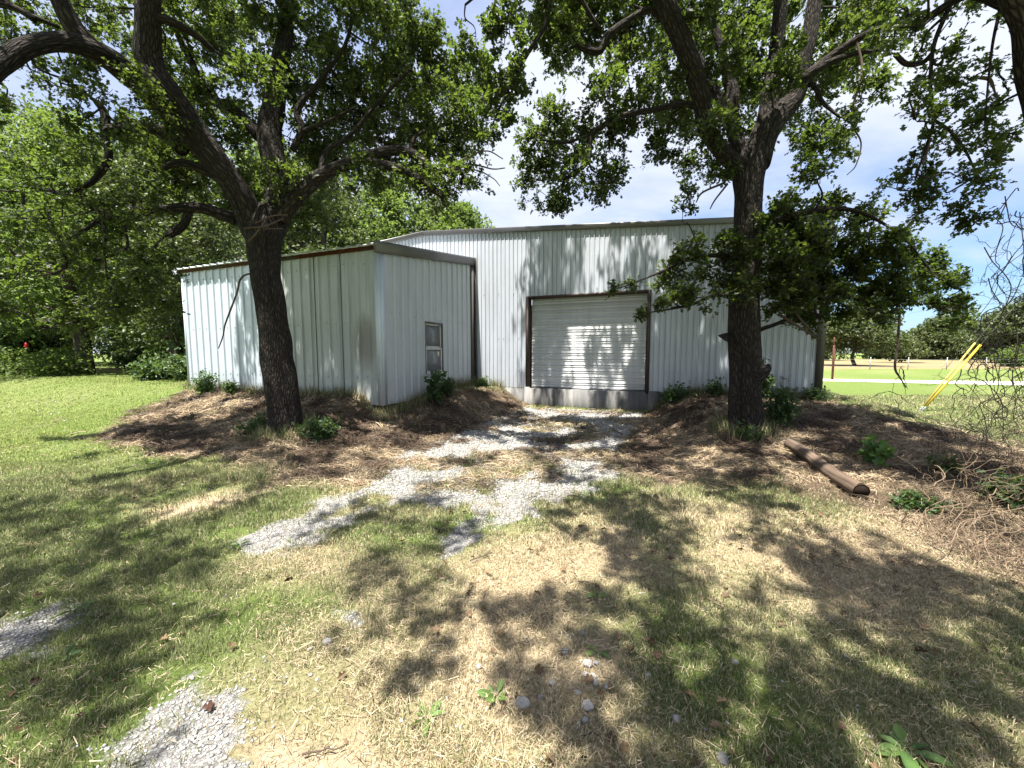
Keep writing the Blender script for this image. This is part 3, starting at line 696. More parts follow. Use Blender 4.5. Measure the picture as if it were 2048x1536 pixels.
# ------------------------------------------------------------------ oaks
LEAF = np.array([(0, 0), (.16, .05), (.26, .24), (.40, .22), (.45, .09), (.58, .36), (.76, .34), (.80, .12), (.93, .17), (1.0, 0.0)])
LEAF_S = np.array([(0, 0), (.34, .27), (.74, .25), (1.0, 0.0)])
def leaf_arrays(P, Dv, size, rand, tmpl, fold=.28, droop=.25):
    """two-winged leaves at P pointing along Dv; returns verts, loops, starts, per-vertex tint"""
    n = len(P); k = len(tmpl)
    Dv = Dv/(np.linalg.norm(Dv, axis=1)[:, None]+1e-9)
    up = np.stack([rand.randn(n)*.55, rand.randn(n)*.55, np.ones(n)], 1)
    S = np.cross(up, Dv); S /= (np.linalg.norm(S, axis=1)[:, None]+1e-9); U = np.cross(Dv, S)
    # verts: midline first & last shared, wing points left and right
    w = tmpl[1:-1]; m = len(w)
    X = np.concatenate([[0, 1.0], w[:, 0], w[:, 0]]); Yv = np.concatenate([[0, 0], w[:, 1], -w[:, 1]])
    Zv = np.abs(Yv)*fold-droop*X*X*.5
    V = P[:, None]+size[:, None, None]*(X[None, :, None]*Dv[:, None]+Yv[None, :, None]*S[:, None]+Zv[None, :, None]*U[:, None])
    nv = 2+2*m
    l1 = [0]+list(range(2, 2+m))+[1]; l2 = [1]+list(range(2+m, 2+2*m))[::-1]+[0]
    b = np.arange(n)[:, None]*nv
    L = np.concatenate([b+np.array([l1]), b+np.array([l2])], 1).ravel(); st = np.arange(2*n)*(m+2)
    return V.reshape(-1, 3), L, st, nv
def crown_mesh(name, tips, dirs, per, size, mt, parent, tmpl=LEAF, seed=1, bright=None, spread=1.0):
    rand = np.random.RandomState(seed); n = len(tips)*per
    P = np.repeat(tips, per, 0); Dd = np.repeat(dirs, per, 0)
    a = rand.randn(n, 3); a /= np.linalg.norm(a, axis=1)[:, None]
    d = Dd*.55+a; d[:, 2] -= .05
    P = P+rand.randn(n, 3)*np.where(rand.rand(n) < .62, .034, .010)[:, None]*spread
    sz = np.repeat(np.broadcast_to(np.asarray(size, float), (len(tips),)), per)*(.65+.6*rand.rand(n))
    V, L, st, nv = leaf_arrays(P, d, sz, rand, tmpl)
    t = np.clip(rand.beta(2.2, 2.6, n), 0, 1)
    if bright is not None: t = np.clip(t+np.repeat(bright, per), 0, 1)
    me = new_mesh(name, V, L, st, None, mt, False, {'tint': np.repeat(t, nv)})
    return link(name, me, parent)
def inpoly(x, y, P):
    P = np.asarray(P, float); r = False
    for i in range(len(P)):
        a, b = P[i], P[(i+1) % len(P)]
        if (a[1] > y) != (b[1] > y) and x < (b[0]-a[0])*(y-a[1])/(b[1]-a[1]+1e-12)+a[0]: r = not r
    return r
def fill_region(P, spacing, yr, rand, rmul=.62, skip=0.0, fy=None):
    """centres for foliage clumps whose sight lines cover an outline; each gets a distance of its own"""
    P = np.asarray(P, float); lo, hi = P.min(0), P.max(0); out = []; tries = 0
    while tries < 6000:
        tries += 1
        q = lo+(hi-lo)*rand.rand(2)
        if not inpoly(q[0], q[1], P): continue
        if any((q[0]-o[0])**2+(q[1]-o[1])**2 < spacing**2 for o in out): continue
        out.append(q)
    R = []
    for q in out:
        if rand.rand() < skip: continue
        Yd = (yr[0]+(yr[1]-yr[0])*rand.rand()) if fy is None else fy(q[0], q[1], rand)
        R.append((at(q[0], q[1], Yd), spacing*rmul/F*Yd*1.15/offax(q[0], q[1], .55)))
    return R
EL = math.radians(73.5); sd = np.array([-.50, -.866]); sd /= np.linalg.norm(sd)
SUN = np.array([sd[0]*math.cos(EL), sd[1]*math.cos(EL), math.sin(EL)])
def canopy_over(pxpoly, spacing, seed, skip=.1, h=(6.6, 8.2), r=.36):
    """high foliage clumps that keep the sun off a patch of ground"""
    P = poly(pxpoly); rd = np.random.RandomState(seed); lo, hi = P.min(0), P.max(0); out = []
    for _ in range(3000):
        q = lo+(hi-lo)*rd.rand(2)
        if inpoly(q[0], q[1], P) and all((q[0]-o[0])**2+(q[1]-o[1])**2 > spacing**2 for o in out): out.append(q)
    R = []
    for q in out:
        if rd.rand() < skip: continue
        g_ = np.array([q[0], q[1], float(H(q[0], q[1]))]); hh = h[0]+(h[1]-h[0])*rd.rand()+max(0, q[1]-4.5)*.75
        R.append((g_+SUN*hh, r*(.75+.5*rd.rand())))
    return R
class Tree:
    def __init__(s, name, label, base, seed):
        s.root = empty(name, tuple(base)); tag(s.root, label, 'tree'); s.b = np.array(base, float)
        s.wood = MB(); s.nodes = []; s.rad = []; s.dirn = []; s.tips = []; s.dirs = []; s.rand = np.random.RandomState(seed); s.br = []
    def limb(s, pts, seg=12, rough=.10, n=8, world=False):
        """pts: (px, py, Y, width px) or world (x, y, z, radius)"""
        if world: W = np.array(pts, float)
        else:
            q2 = np.array([[p[0]-PX, p[1]-PY] for p in pts], float)/F; tg = np.gradient(q2, axis=0); tg /= np.linalg.norm(tg, axis=1)[:, None]+1e-9
            cr = tg[:, 0]*q2[:, 1]-tg[:, 1]*q2[:, 0]          # part of the off-axis stretch that lies across the limb
            W = np.array([[*at(p[0], p[1], p[2]), p[3]*.5/F*p[2]*.88/math.sqrt(1+k_*k_)] for p, k_ in zip(pts, cr)])
        S = spline(W, n); S[:, 3] = np.maximum(S[:, 3], .004)
        ln_ = np.concatenate([[0], np.cumsum(np.linalg.norm(np.diff(S[:, :3], axis=0), axis=1))]); q_ = s.rand.rand()*90
        for k_ in range(3): S[1:, k_] += ((vn(ln_*3.2+q_, 0*ln_+k_*7.7, 4)-.5)*np.minimum(S[:, 3]*.5, .035))[1:]
        s.wood.tube(S[:, :3]-s.b, S[:, 3], seg, True, 0, rough, s.rand.randint(50))
        T = np.gradient(S[:, :3], axis=0); T /= np.linalg.norm(T, axis=1)[:, None]+1e-9
        s.nodes += list(S[:, :3]); s.rad += list(S[:, 3]); s.dirn += list(T)
    def clump(s, c, r, ntw=42, thin=.0, minz=None):
        rd = s.rand; N_ = np.array(s.nodes0); R_ = s.rad0
        dist = np.linalg.norm(N_-c, axis=1)+np.where(N_[:, 2] > c[2]+.6, .5, 0)+np.where(R_ > .12, .15, 0)
        k = int(np.argmin(dist)); p0 = N_[k]; L = np.linalg.norm(c-p0)
        t_ = s.T0[k]; m1 = p0+(c-p0)*.35+t_*L*.12+rd.randn(3)*L*.10; m2 = p0+(c-p0)*.7+rd.randn(3)*L*.10+np.array([0, 0, L*.06])
        end = c+(c-p0)/(L+1e-6)*r*.5
        r0 = min(max(R_[k]*.8, .010), .010+.012*L)
        W = np.array([[*p0, r0], [*m1, r0*.75], [*m2, r0*.55], [*c, r0*.38], [*end, .003]])
        S = spline(W, 5)
        s.wood.tube(S[:, :3]-s.b, S[:, 3], 6, False)
        s.nodes_new += list(S[8:, :3]); s.rad_new += list(S[8:, 3]); s.T_new += list(np.gradient(S[:, :3], axis=0)[8:]/(np.linalg.norm(np.gradient(S[:, :3], axis=0)[8:], axis=1)[:, None]+1e-9))
        B = S[6:, :3]
        bclump = rd.randn()*.10
        nsp = max(2, int(ntw/5*min(1.5, (r/.42)**1.7)))
        for k_ in range(nsp):
            q = rd.randn(3); q /= np.linalg.norm(q); q *= r*1.40*(.25+.75*rd.rand()**.6); q[2] *= .78
            sc_ = c+q; a = B[max(0, int(np.argmin(np.linalg.norm(B-sc_, axis=1)))-rd.randint(0, 4))]; o_ = sc_-a; Lo = np.linalg.norm(o_)+1e-6; o_ = o_/Lo
            m_ = (a+sc_)*.5+rd.randn(3)*.07*Lo+np.array([0, 0, .02])
            s.wood.tube(spline(np.array([a, m_, sc_, sc_+o_*.10]), 2)-s.b, np.linspace(.0065, .002, 7), 4, False)
            for i in range(5):
                if rd.rand() < thin: continue
                f_ = rd.rand(); st_ = m_*(1-f_)+sc_*f_; d = o_*.5+rd.randn(3)*.8; d /= np.linalg.norm(d)
                tip = st_+d*(.05+.13*rd.rand())*min(1.2, r/.42+.35); tip[2] += .01
                s.wood.tube(np.array([st_, tip])-s.b, [.003, .0015], 3, False)
                s.tips.append(tip); s.dirs.append(d); s.br.append(bclump)
                if rd.rand() < .55: s.tips.append((st_+tip)*.5+rd.randn(3)*.02); s.dirs.append(d); s.br.append(bclump)
    def freeze(s): s.nodes0 = np.array(s.nodes); s.rad0 = np.array(s.rad); s.T0 = np.array(s.dirn); s.nodes_new = []; s.rad_new = []; s.T_new = []
    def absorb(s): s.nodes0 = np.vstack([s.nodes0]+[np.array(s.nodes_new)]) if s.nodes_new else s.nodes0; s.rad0 = np.concatenate([s.rad0, s.rad_new]); s.T0 = np.vstack([s.T0, np.array(s.T_new)]) if s.T_new else s.T0; s.nodes_new = []; s.rad_new = []; s.T_new = []
    def grow(s, clumps, ntw=42, thin=0.0):
        clumps = sorted(clumps, key=lambda c: np.min(np.linalg.norm(s.nodes0-c[0], axis=1)))
        for i, (c, r) in enumerate(clumps):
            s.clump(c, r, ntw, thin)
            if i % 4 == 3: s.absorb()
        s.absorb()
    def finish(s, per=6, size=.095, mt='oak', seed=3, tmpl=LEAF):
        print('TIPS', s.root.name, len(s.tips), 'leaves', len(s.tips)*per)
        s.wood.build('trunk', M['bark'], s.root, True)
        tp_ = np.array(s.tips); size = size*np.where((tp_[:, 1] < 5.5) & (tp_[:, 0] < -1.5), .74, 1.0)
        crown_mesh('crown', tp_-s.b, np.array(s.dirs), per, size, M[mt], s.root, tmpl, seed, np.array(s.br))
def deadtwig(tree, px_pts, name='bare_twig', mt='twig', n=6):
    for pts in px_pts:
        mb = MB(); W = np.array([[*at(p[0], p[1], p[2]), p[3]*.5/F*p[2]] for p in pts]); S = spline(W, n); mb.tube(S[:, :3]-tree.b, np.maximum(S[:, 3], .003), 6)
        mb.build(name, M[mt], tree.root, True)
xx, yy = FALLEN; a_ = RS.rand(len(xx))*6.283
V, Lp, st, nv = leaf_arrays(np.stack([xx, yy, H(xx, yy)+.012+.02*RS.rand(len(xx))], 1), np.stack([np.cos(a_), np.sin(a_), RS.randn(len(xx))*.35], 1), .028+.035*RS.rand(len(xx)), RS, LEAF, .5, .5)
cc_ = lerp((.035, .018, .010), (.19, .125, .07), RS.rand(len(xx)))
tag(link('leaf_litter', new_mesh('leaf_litter', V, Lp, st, None, M['straw'], False, {'col': np.repeat(cc_, nv, 0)})), 'scattered brown fallen oak leaves over the grass and drive', 'leaf litter', kind='stuff')
# ---- left oak
bl = at(571, 872, 6.3); bl[2] = H(bl[0], bl[1])-.06
TL = Tree('oak_tree', 'big leaning oak forking above the lean-to, left of the drive', bl, 5)
Lb = at(571, 880, 6.3)
TL.limb([(572, 905, 6.3, 118), (572, 868, 6.3, 98), (570, 825, 6.3, 82), (558, 735, 6.3, 77), (546, 650, 6.3, 71), (534, 560, 6.3, 69), (527, 505, 6.3, 76), (528, 455, 6.3, 84), (540, 420, 6.4, 66)], 72, .10, 26)
TL.limb([(527, 500, 6.3, 62), (505, 445, 6.25, 62), (480, 390, 6.1, 55), (432, 325, 5.9, 55), (378, 248, 5.7, 58), (335, 190, 5.5, 62), (300, 130, 5.4, 60), (294, 60, 5.3, 60), (300, -40, 5.2, 56), (315, -200, 5.0, 48), (330, -500, 4.7, 34)], 48, .10, 18)
TL.limb([(335, 205, 5.55, 54), (262, 150, 5.2, 50), (200, 108, 4.8, 45), (135, 86, 4.5, 46), (60, 92, 4.2, 52), (0, 128, 4.0, 62), (-80, 160, 3.8, 58), (-220, 120, 3.5, 46)], 36, .10, 14)
TL.limb([(190, 105, 4.75, 42), (150, 60, 4.65, 40), (118, 0, 4.55, 38), (80, -90, 4.4, 34), (20, -260, 4.0, 28)], 24, .10, 10)
TL.limb([(70, 40, 4.5, 12), (30, 15, 4.45, 14), (-20, 5, 4.4, 14)], 8, .08)
TL.limb([(118, 55, 4.6, 8), (60, 30, 4.5, 13), (20, 10, 4.45, 12), (-20, -20, 4.4, 10)], 8, .08)
TL.limb([(475, 440, 6.25, 28), (440, 428, 6.2, 26), (395, 415, 6.1, 25), (325, 418, 6.0, 21), (250, 428, 5.9, 17), (205, 438, 5.8, 14), (150, 470, 5.7, 10), (100, 482, 5.6, 7)], 14, .10, 8)
TL.limb([(378, 420, 6.1, 22), (368, 450, 6.1, 22), (345, 468, 6.05, 23), (330, 474, 6.0, 16)], 12, .12, 6)
TL.limb([(365, 300, 5.75, 30), (335, 270, 5.7, 28), (290, 254, 5.6, 26), (240, 258, 5.5, 25), (212, 262, 5.45, 24), (216, 310, 5.45, 21), (200, 345, 5.4, 21), (172, 372, 5.4, 14), (130, 388, 5.35, 11), (85, 378, 5.3, 9), (50, 372, 5.3, 6)], 14, .12, 8)
TL.limb([(212, 270, 5.45, 22), (208, 225, 5.45, 20), (190, 200, 5.4, 14)], 10, .1, 6)
TL.limb([(440, 352, 5.95, 26), (405, 338, 5.85, 21), (370, 326, 5.75, 17), (342, 330, 5.7, 16), (328, 338, 5.65, 12)], 12, .14, 6)
TL.limb([(200, 438, 5.8, 12), (212, 470, 5.8, 10), (208, 500, 5.8, 8), (215, 560, 5.8, 4)], 6, .08, 6)
TL.limb([(45, 385, 5.3, 8), (55, 430, 5.3, 8), (105, 465, 5.4, 9), (128, 510, 5.4, 8), (125, 540, 5.4, 6), (60, 555, 5.4, 4)], 8, .08, 6)
TL.limb([(105, 405, 5.4, 8), (98, 430, 5.4, 9), (110, 465, 5.4, 7)], 8, .08, 6)
TL.limb([(246, 440, 5.9, 9), (255, 490, 5.9, 8), (240, 505, 5.9, 8), (190, 520, 5.8, 7), (150, 530, 5.8, 4)], 8, .08, 6)
TL.limb([(540, 470, 6.4, 62), (556, 425, 6.5, 54), (548, 340, 6.6, 54), (540, 275, 6.7, 57), (546, 218, 6.8, 54), (556, 150, 6.9, 44), (572, 60, 7.0, 36), (580, -80, 7.2, 30), (600, -260, 7.2, 22)], 40, .10, 14)
TL.limb([(520, 275, 6.7, 26), (490, 240, 6.7, 24), (455, 212, 6.7, 22), (420, 196, 6.8, 16), (380, 120, 6.8, 14), (350, 60, 6.7, 12)], 12, .10, 8)
TL.limb([(585, 300, 6.5, 16), (602, 255, 6.5, 17), (594, 220, 6.5, 18), (640, 160, 6.5, 12), (690, 90, 6.5, 9), (720, -30, 6.5, 8)], 10, .10, 8)
TL.limb([(605, 262, 6.5, 10), (650, 245, 6.4, 9), (710, 215, 6.4, 7)], 8, .08)
TL.limb([(560, 440, 6.35, 44), (598, 390, 6.3, 38), (640, 352, 6.3, 34), (690, 330, 6.3, 30), (745, 308, 6.2, 26), (800, 300, 6.2, 24), (840, 318, 6.2, 19), (865, 342, 6.2, 15), (905, 342, 6.2, 12), (925, 350, 6.2, 8), (922, 370, 6.2, 5)], 16, .12, 9)
TL.limb([(740, 322, 6.2, 20), (790, 335, 6.1, 21), (835, 355, 6.1, 20), (868, 378, 6.05, 18), (886, 394, 6.0, 12)], 12, .12, 7)
TL.limb([(822, 298, 6.2, 14), (830, 275, 6.2, 10), (850, 262, 6.2, 7)], 8, .1)
TL.limb([(640, 350, 6.3, 14), (655, 300, 6.4, 14), (700, 270, 6.4, 12), (760, 200, 6.5, 9), (820, 140, 6.5, 7)], 10, .1, 8)
TL.limb([(292, 40, 5.3, 26), (330, 40, 5.3, 22), (390, 70, 5.5, 15), (425, 100, 5.7, 12)], 10, .1, 6)
TL.freeze()
rd = TL.rand
def fyl(px, py, r): 
    if px < 330: return 4.4+1.3*r.rand()+max(0, (px-180)/250)
    return 5.9+2.3*r.rand()
cl = fill_region([(300, -20), (800, -20), (845, 60), (860, 105), (905, 150), (950, 195), (955, 290), (935, 310), (975, 385), (940, 410), (880, 400), (790, 372), (700, 400), (620, 440), (400, 420), (300, 420)], 66, (6, 8), rd, .62, .10, fyl)
cl += fill_region([(-60, -20), (300, -20), (300, 470), (330, 560), (230, 620), (100, 600), (-40, 580)], 74, (6, 8), rd, .55, .30, fyl)
cl += fill_region([(-60, -30), (310, -30), (330, 120), (230, 90), (-60, 60)], 58, (5.6, 7.6), rd, .6, .05)
cl += fill_region([(150, 120), (320, 160), (420, 330), (300, 300), (180, 240)], 60, (6.2, 7.6), rd, .55, .15)
cl += fill_region([(420, -20), (800, -20), (860, 110), (950, 200), (950, 300), (800, 300), (600, 330), (450, 300)], 70, (6.6, 8.6), rd, .62, .05)
cl += fill_region([(-60, 330), (330, 480), (320, 600), (160, 640), (-40, 640)], 72, (5.0, 6.2), rd, .55, .35)
# unseen crown above the frame and over the drive, placed for its shade
ov = []
rd = np.random.RandomState(301)
ov += canopy_over([(-60, 1010), (180, 955), (400, 895), (560, 880), (650, 955), (560, 985), (300, 1010), (60, 1060), (-60, 1080)], .62, 311, .12)
ov += canopy_over([(-60, 1100), (130, 1060), (330, 1040), (540, 1010), (640, 1010), (560, 1060), (330, 1110), (100, 1150), (-60, 1190)], .58, 312, .10)
ov += canopy_over([(-100, 1215), (260, 1150), (480, 1140), (330, 1225), (200, 1300), (60, 1330), (-100, 1400)], .50, 313, .08)
ov += canopy_over([(-100, 1440), (130, 1340), (300, 1310), (330, 1350), (220, 1420), (100, 1640), (-100, 1640)], .46, 314, .10)
ov += canopy_over([(330, 860), (480, 810), (760, 810), (960, 800), (900, 880), (640, 945), (360, 905)], .62, 315, .15, (7.5, 9), .36)
rd = np.random.RandomState(302)
for k in range(16):
    ov.append((np.array([-5.4+3.4*rd.rand(), 5.2+2.6*rd.rand(), 8.6+3.4*rd.rand()]), .45+.3*rd.rand()))
TL.grow(cl, 128); TL.grow(ov, 76)
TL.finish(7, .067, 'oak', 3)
deadtwig(TL, [[(512, 548, 6.2, 3.5), (493, 549, 6.15, 3.5), (480, 560, 6.1, 4), (474, 585, 6.1, 3.5), (461, 620, 6.05, 3.5), (450, 650, 6.05, 3), (446, 672, 6.0, 2.5), (437, 697, 6.0, 2)]])
deadtwig(TL, [[(496, 484, 5.98, 4), (510, 470, 5.86, 4), (520, 456, 5.84, 4)], [(488, 457, 5.9, 3), (530, 452, 5.8, 3), (568, 436, 5.9, 3)], [(530, 458, 5.88, 3), (565, 457, 5.85, 2)],
              [(510, 447, 5.86, 3), (545, 432, 5.8, 3), (576, 430, 5.9, 2)]], 'bare_twig', 'twig')
deadtwig(TL, [[(895, 342, 6.2, 4.5), (945, 330, 6.15, 3.5), (985, 338, 6.1, 2.5), (1010, 336, 6.1, 2)], [(890, 341, 6.2, 4), (940, 312, 6.15, 3), (975, 302, 6.1, 2.5), (1006, 318, 6.1, 1.8)], [(900, 343, 6.2, 3.5), (950, 340, 6.15, 2.6), (985, 356, 6.1, 2), (1000, 372, 6.1, 1.6)]])
# ---- right oak
br_ = at(1487, 866, 6.2); br_[2] = H(br_[0], br_[1])-.06
TR = Tree('oak_tree', 'upright oak with low leafy skirt in front of the right wall', br_, 9)
TR.limb([(1487, 905, 6.2, 112), (1487, 866, 6.2, 96), (1489, 830, 6.2, 80), (1490, 770, 6.2, 76), (1490, 720, 6.2, 76), (1487, 640, 6.2, 73), (1493, 550, 6.2, 67), (1496, 450, 6.2, 63), (1497, 390, 6.2, 64), (1499, 340, 6.2, 74), (1508, 300, 6.2, 66)], 72, .10, 24)
TR.limb([(1500, 752, 6.12, 50), (1522, 742, 6.1, 40), (1534, 735, 6.1, 22), (1538, 728, 6.1, 6)], 20, .16, 7)
TR.limb([(1452, 680, 6.15, 40), (1458, 672, 6.1, 20)], 14, .16, 7)
TR.limb([(1488, 350, 6.2, 52), (1466, 325, 6.2, 46), (1438, 296, 6.2, 42), (1412, 250, 6.2, 42), (1400, 190, 6.1, 44), (1380, 128, 6.0, 46), (1355, 60, 5.9, 46), (1330, 0, 5.8, 48), (1300, -120, 5.6, 42), (1270, -300, 5.2, 32)], 40, .10, 14)
TR.limb([(1486, 320, 6.25, 40), (1472, 270, 6.35, 36), (1464, 215, 6.4, 34), (1460, 170, 6.5, 30), (1445, 110, 6.6, 22), (1420, 30, 6.7, 18), (1400, -80, 6.8, 14)], 24, .10, 10)
TR.limb([(1455, 235, 6.4, 24), (1430, 180, 6.6, 24), (1405, 130, 6.8, 18), (1370, 60, 7.0, 12)], 14, .10, 8)
TR.limb([(1512, 330, 6.2, 60), (1525, 280, 6.2, 58), (1550, 238, 6.2, 52), (1585, 200, 6.2, 40), (1600, 140, 6.2, 37), (1616, 80, 6.2, 34), (1628, 0, 6.2, 30), (1650, -140, 6.1, 24), (1680, -320, 6, 18)], 36, .10, 13)
TR.limb([(1528, 270, 6.2, 44), (1540, 200, 6.2, 40), (1548, 140, 6.2, 36), (1556, 80, 6.2, 33), (1562, 0, 6.1, 30), (1565, -140, 5.9, 24), (1540, -360, 5.5, 16)], 30, .10, 12)
TR.limb([(1570, 225, 6.2, 28), (1610, 160, 6.1, 24), (1660, 115, 6.0, 20), (1720, 75, 5.8, 15), (1790, 45, 5.6, 12), (1860, 20, 5.4, 8)], 12, .10, 8)
TR.limb([(1595, 160, 6.1, 22), (1640, 135, 6.0, 18), (1700, 110, 5.9, 12), (1760, 100, 5.8, 8)], 10, .10, 8)
TR.limb([(1605, 160, 6.2, 14), (1630, 175, 6.1, 15), (1645, 205, 6.1, 12), (1680, 235, 6.0, 7)], 8, .1, 6)
TR.limb([(1385, 135, 6.0, 20), (1340, 60, 5.95, 16), (1300, 20, 5.9, 17), (1250, 45, 5.85, 17), (1216, 75, 5.8, 18), (1200, 102, 5.8, 17), (1172, 100, 5.8, 16), (1150, 92, 5.8, 10), (1120, 110, 5.8, 6)], 12, .12, 8)
TR.limb([(1410, 215, 6.15, 20), (1363, 208, 6.1, 16), (1300, 220, 6.0, 14), (1240, 235, 5.9, 14), (1185, 268, 5.8, 12), (1175, 325, 5.8, 10), (1130, 360, 5.75, 8), (1124, 396, 5.7, 4)], 10, .12, 8)
TR.limb([(1185, 268, 5.8, 8), (1130, 285, 5.8, 6), (1080, 280, 5.8, 4)], 6, .1, 5)
TR.limb([(1200, 60, 5.5, 10), (1120, -60, 5.3, 14), (1100, 0, 5.2, 11), (1090, 52, 5.2, 10), (1056, 105, 5.2, 9), (1022, 165, 5.2, 8), (1000, 215, 5.2, 5), (985, 250, 5.2, 3)], 8, .10, 8)
TR.limb([(1300, -120, 5.6, 24), (1200, -160, 5.4, 20), (1120, -60, 5.3, 14), (1010, -50, 5.2, 10), (930, 10, 5.2, 6)], 10, .10, 8)
TR.limb([(1505, 470, 6.15, 20), (1560, 440, 6.0, 16), (1640, 420, 5.9, 13), (1720, 425, 5.7, 10), (1800, 470, 5.6, 7), (1860, 540, 5.6, 4)], 8, .10, 8)
TR.limb([(1510, 580, 6.15, 18), (1570, 560, 6.0, 14), (1640, 575, 5.9, 11), (1720, 600, 5.8, 8), (1790, 640, 5.8, 4)], 8, .10, 8)
TR.limb([(1480, 520, 6.1, 16), (1430, 510, 5.9, 12), (1370, 520, 5.7, 9), (1320, 545, 5.6, 5), (1240, 576, 5.6, 2)], 8, .10, 8)
TR.limb([(1475, 600, 6.1, 13), (1430, 590, 5.8, 9), (1380, 610, 5.6, 6), (1300, 625, 5.5, 3)], 8, .10, 8)
TR.limb([(1520, 660, 6.1, 10), (1570, 640, 6.0, 8), (1610, 600, 5.95, 8), (1640, 640, 5.9, 6)], 8, .10, 8)
TR.freeze(); rd = TR.rand
cl = fill_region([(1090, -20), (1800, -20), (1790, 60), (1745, 125), (1750, 190), (1700, 230), (1640, 285), (1600, 310), (1555, 290), (1440, 310), (1400, 345), (1330, 310), (1255, 320), (1225, 365), (1190, 345), (1140, 380), (1090, 390), (1045, 345), (1050, 300), (1095, 220), (1150, 210), (1200, 185), (1160, 130)], 64, (5.6, 7.6), rd, .62, .10)
cl += fill_region([(890, -20), (1110, -20), (1140, 60), (1130, 110), (1080, 110), (1065, 170), (1015, 235), (985, 200), (945, 120), (905, 60)], 58, (5.0, 5.9), rd, .56, .12)
cl += fill_region([(1120, -20), (1780, -20), (1740, 120), (1660, 200), (1560, 230), (1420, 240), (1300, 220), (1220, 150)], 74, (6.4, 8.4), rd, .62, .08)
sk = fill_region([(1320, 560), (1350, 500), (1420, 475), (1480, 478), (1560, 415), (1640, 395), (1700, 415), (1780, 450), (1850, 490), (1890, 545), (1920, 605), (1870, 618), (1830, 605), (1780, 635), (1700, 620), (1640, 590), (1560, 590), (1480, 610), (1400, 620), (1345, 595)], 38, (5.3, 6.4), rd, .60, .08)
sk += fill_region([(1530, 430), (1720, 420), (1880, 540), (1760, 620), (1560, 590)], 46, (5.8, 7.0), rd, .60, .10)
cl += fill_region([(1560, 310), (1690, 250), (1720, 290), (1690, 340), (1610, 350)], 44, (5.6, 6.4), rd, .5, .2)
cl += [(at(1262, 574, 5.6), .05), (at(1232, 578, 5.6), .04), (at(1325, 612, 5.5), .08), (at(1285, 632, 5.5), .05), (at(1120, 415, 5.7), .12), (at(1128, 400, 5.7), .15), (at(1000, 240, 5.2), .12), (at(990, 275, 5.2), .10), (at(975, 205, 5.2), .14), (at(1920, 630, 5.6), .14), (at(1440, 350, 6.1), .16), (at(1380, 390, 6.0), .14), (at(1365, 420, 6.0), .10)]
ov = []  # unseen high clumps of the right oak, laid out to cast shade
rd = np.random.RandomState(401)
ov += canopy_over([(680, 1030), (890, 1035), (905, 1100), (850, 1150), (760, 1130)], .50, 411, .05)
ov += canopy_over([(745, 1130), (840, 1110), (905, 1220), (965, 1290), (860, 1340), (800, 1260), (735, 1200)], .46, 412, .05)
ov += canopy_over([(1240, 980), (1520, 960), (1540, 1000), (1350, 1050), (1310, 1110), (1180, 1070)], .56, 413, .15)
ov += canopy_over([(1180, 1160), (1480, 1100), (1700, 1060), (1860, 1110), (1700, 1190), (1520, 1215), (1570, 1330), (1500, 1380), (1380, 1390), (1230, 1400), (1190, 1280)], .50, 414, .10)
ov += canopy_over([(1640, 1120), (1860, 1120), (2120, 1200), (2150, 1330), (1900, 1290), (1740, 1230)], .50, 415, .15)
ov += canopy_over([(1700, 1300), (1900, 1350), (2150, 1420), (2200, 1560), (1960, 1480), (1740, 1410)], .46, 416, .12)
ov += canopy_over([(1480, 1420), (1640, 1390), (1760, 1480), (1820, 1600), (1520, 1620), (1440, 1520)], .44, 417, .15)
ov += canopy_over([(1010, 1430), (1210, 1420), (1330, 1500), (1320, 1600), (1080, 1600)], .42, 418, .30)
ov += canopy_over([(1085, 1290), (1180, 1290), (1200, 1360), (1120, 1370)], .40, 419, .1)
ov += canopy_over([(700, 965), (1000, 880), (1230, 865), (1225, 955), (960, 1025), (800, 1010)], .85, 420, .15, (7, 8.5), .32)
ov += canopy_over([(1240, 840), (1450, 810), (1900, 875), (1950, 950), (1700, 930), (1400, 955), (1240, 940)], .52, 421, .12, (8, 9.5), .38)
ov += canopy_over([(1700, 840), (1900, 880), (2050, 930), (2000, 1000), (1750, 960)], .5, 422, .12, (8, 9), .36)
for k in range(30):
    ov.append((np.array([-.6+6.8*rd.rand(), 7.0+2.2*rd.rand(), 9.5+3.6*rd.rand()]), .40+.32*rd.rand()))
sk += fill_region([(1535, 480), (1660, 470), (1680, 640), (1620, 650), (1535, 620)], 40, (5.8, 6.8), rd, .55, .3)
sk += fill_region([(1790, 510), (1890, 525), (1940, 620), (1850, 630)], 40, (5.3, 6.0), rd, .5, .2)
TR.grow(sk, 160, .06)
TR.grow(cl, 128); TR.grow(ov, 84)
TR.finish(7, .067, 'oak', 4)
deadtwig(TR, [[(1712, 76, 5.82, 4.5), (1724, 140, 5.75, 4), (1708, 205, 5.7, 3.5), (1702, 245, 5.7, 3), (1722, 285, 5.7, 2.5), (1712, 330, 5.7, 2), (1694, 350, 5.7, 1.6)],
              [(1450, 365, 6.1, 5), (1405, 385, 6.0, 4), (1392, 405, 6.0, 2)], [(1455, 368, 6.1, 4), (1430, 400, 6.0, 3), (1420, 418, 6.0, 2)],
              [(1800, 620, 5.7, 4), (1795, 690, 5.7, 4), (1790, 735, 5.7, 4), (1800, 755, 5.7, 3), (1812, 775, 5.7, 2)], [(1560, 630, 6.0, 6), (1600, 655, 5.9, 5), (1640, 680, 5.9, 3)], [(1590, 560, 6.0, 6), (1590, 620, 5.9, 5), (1625, 665, 5.9, 3)]])
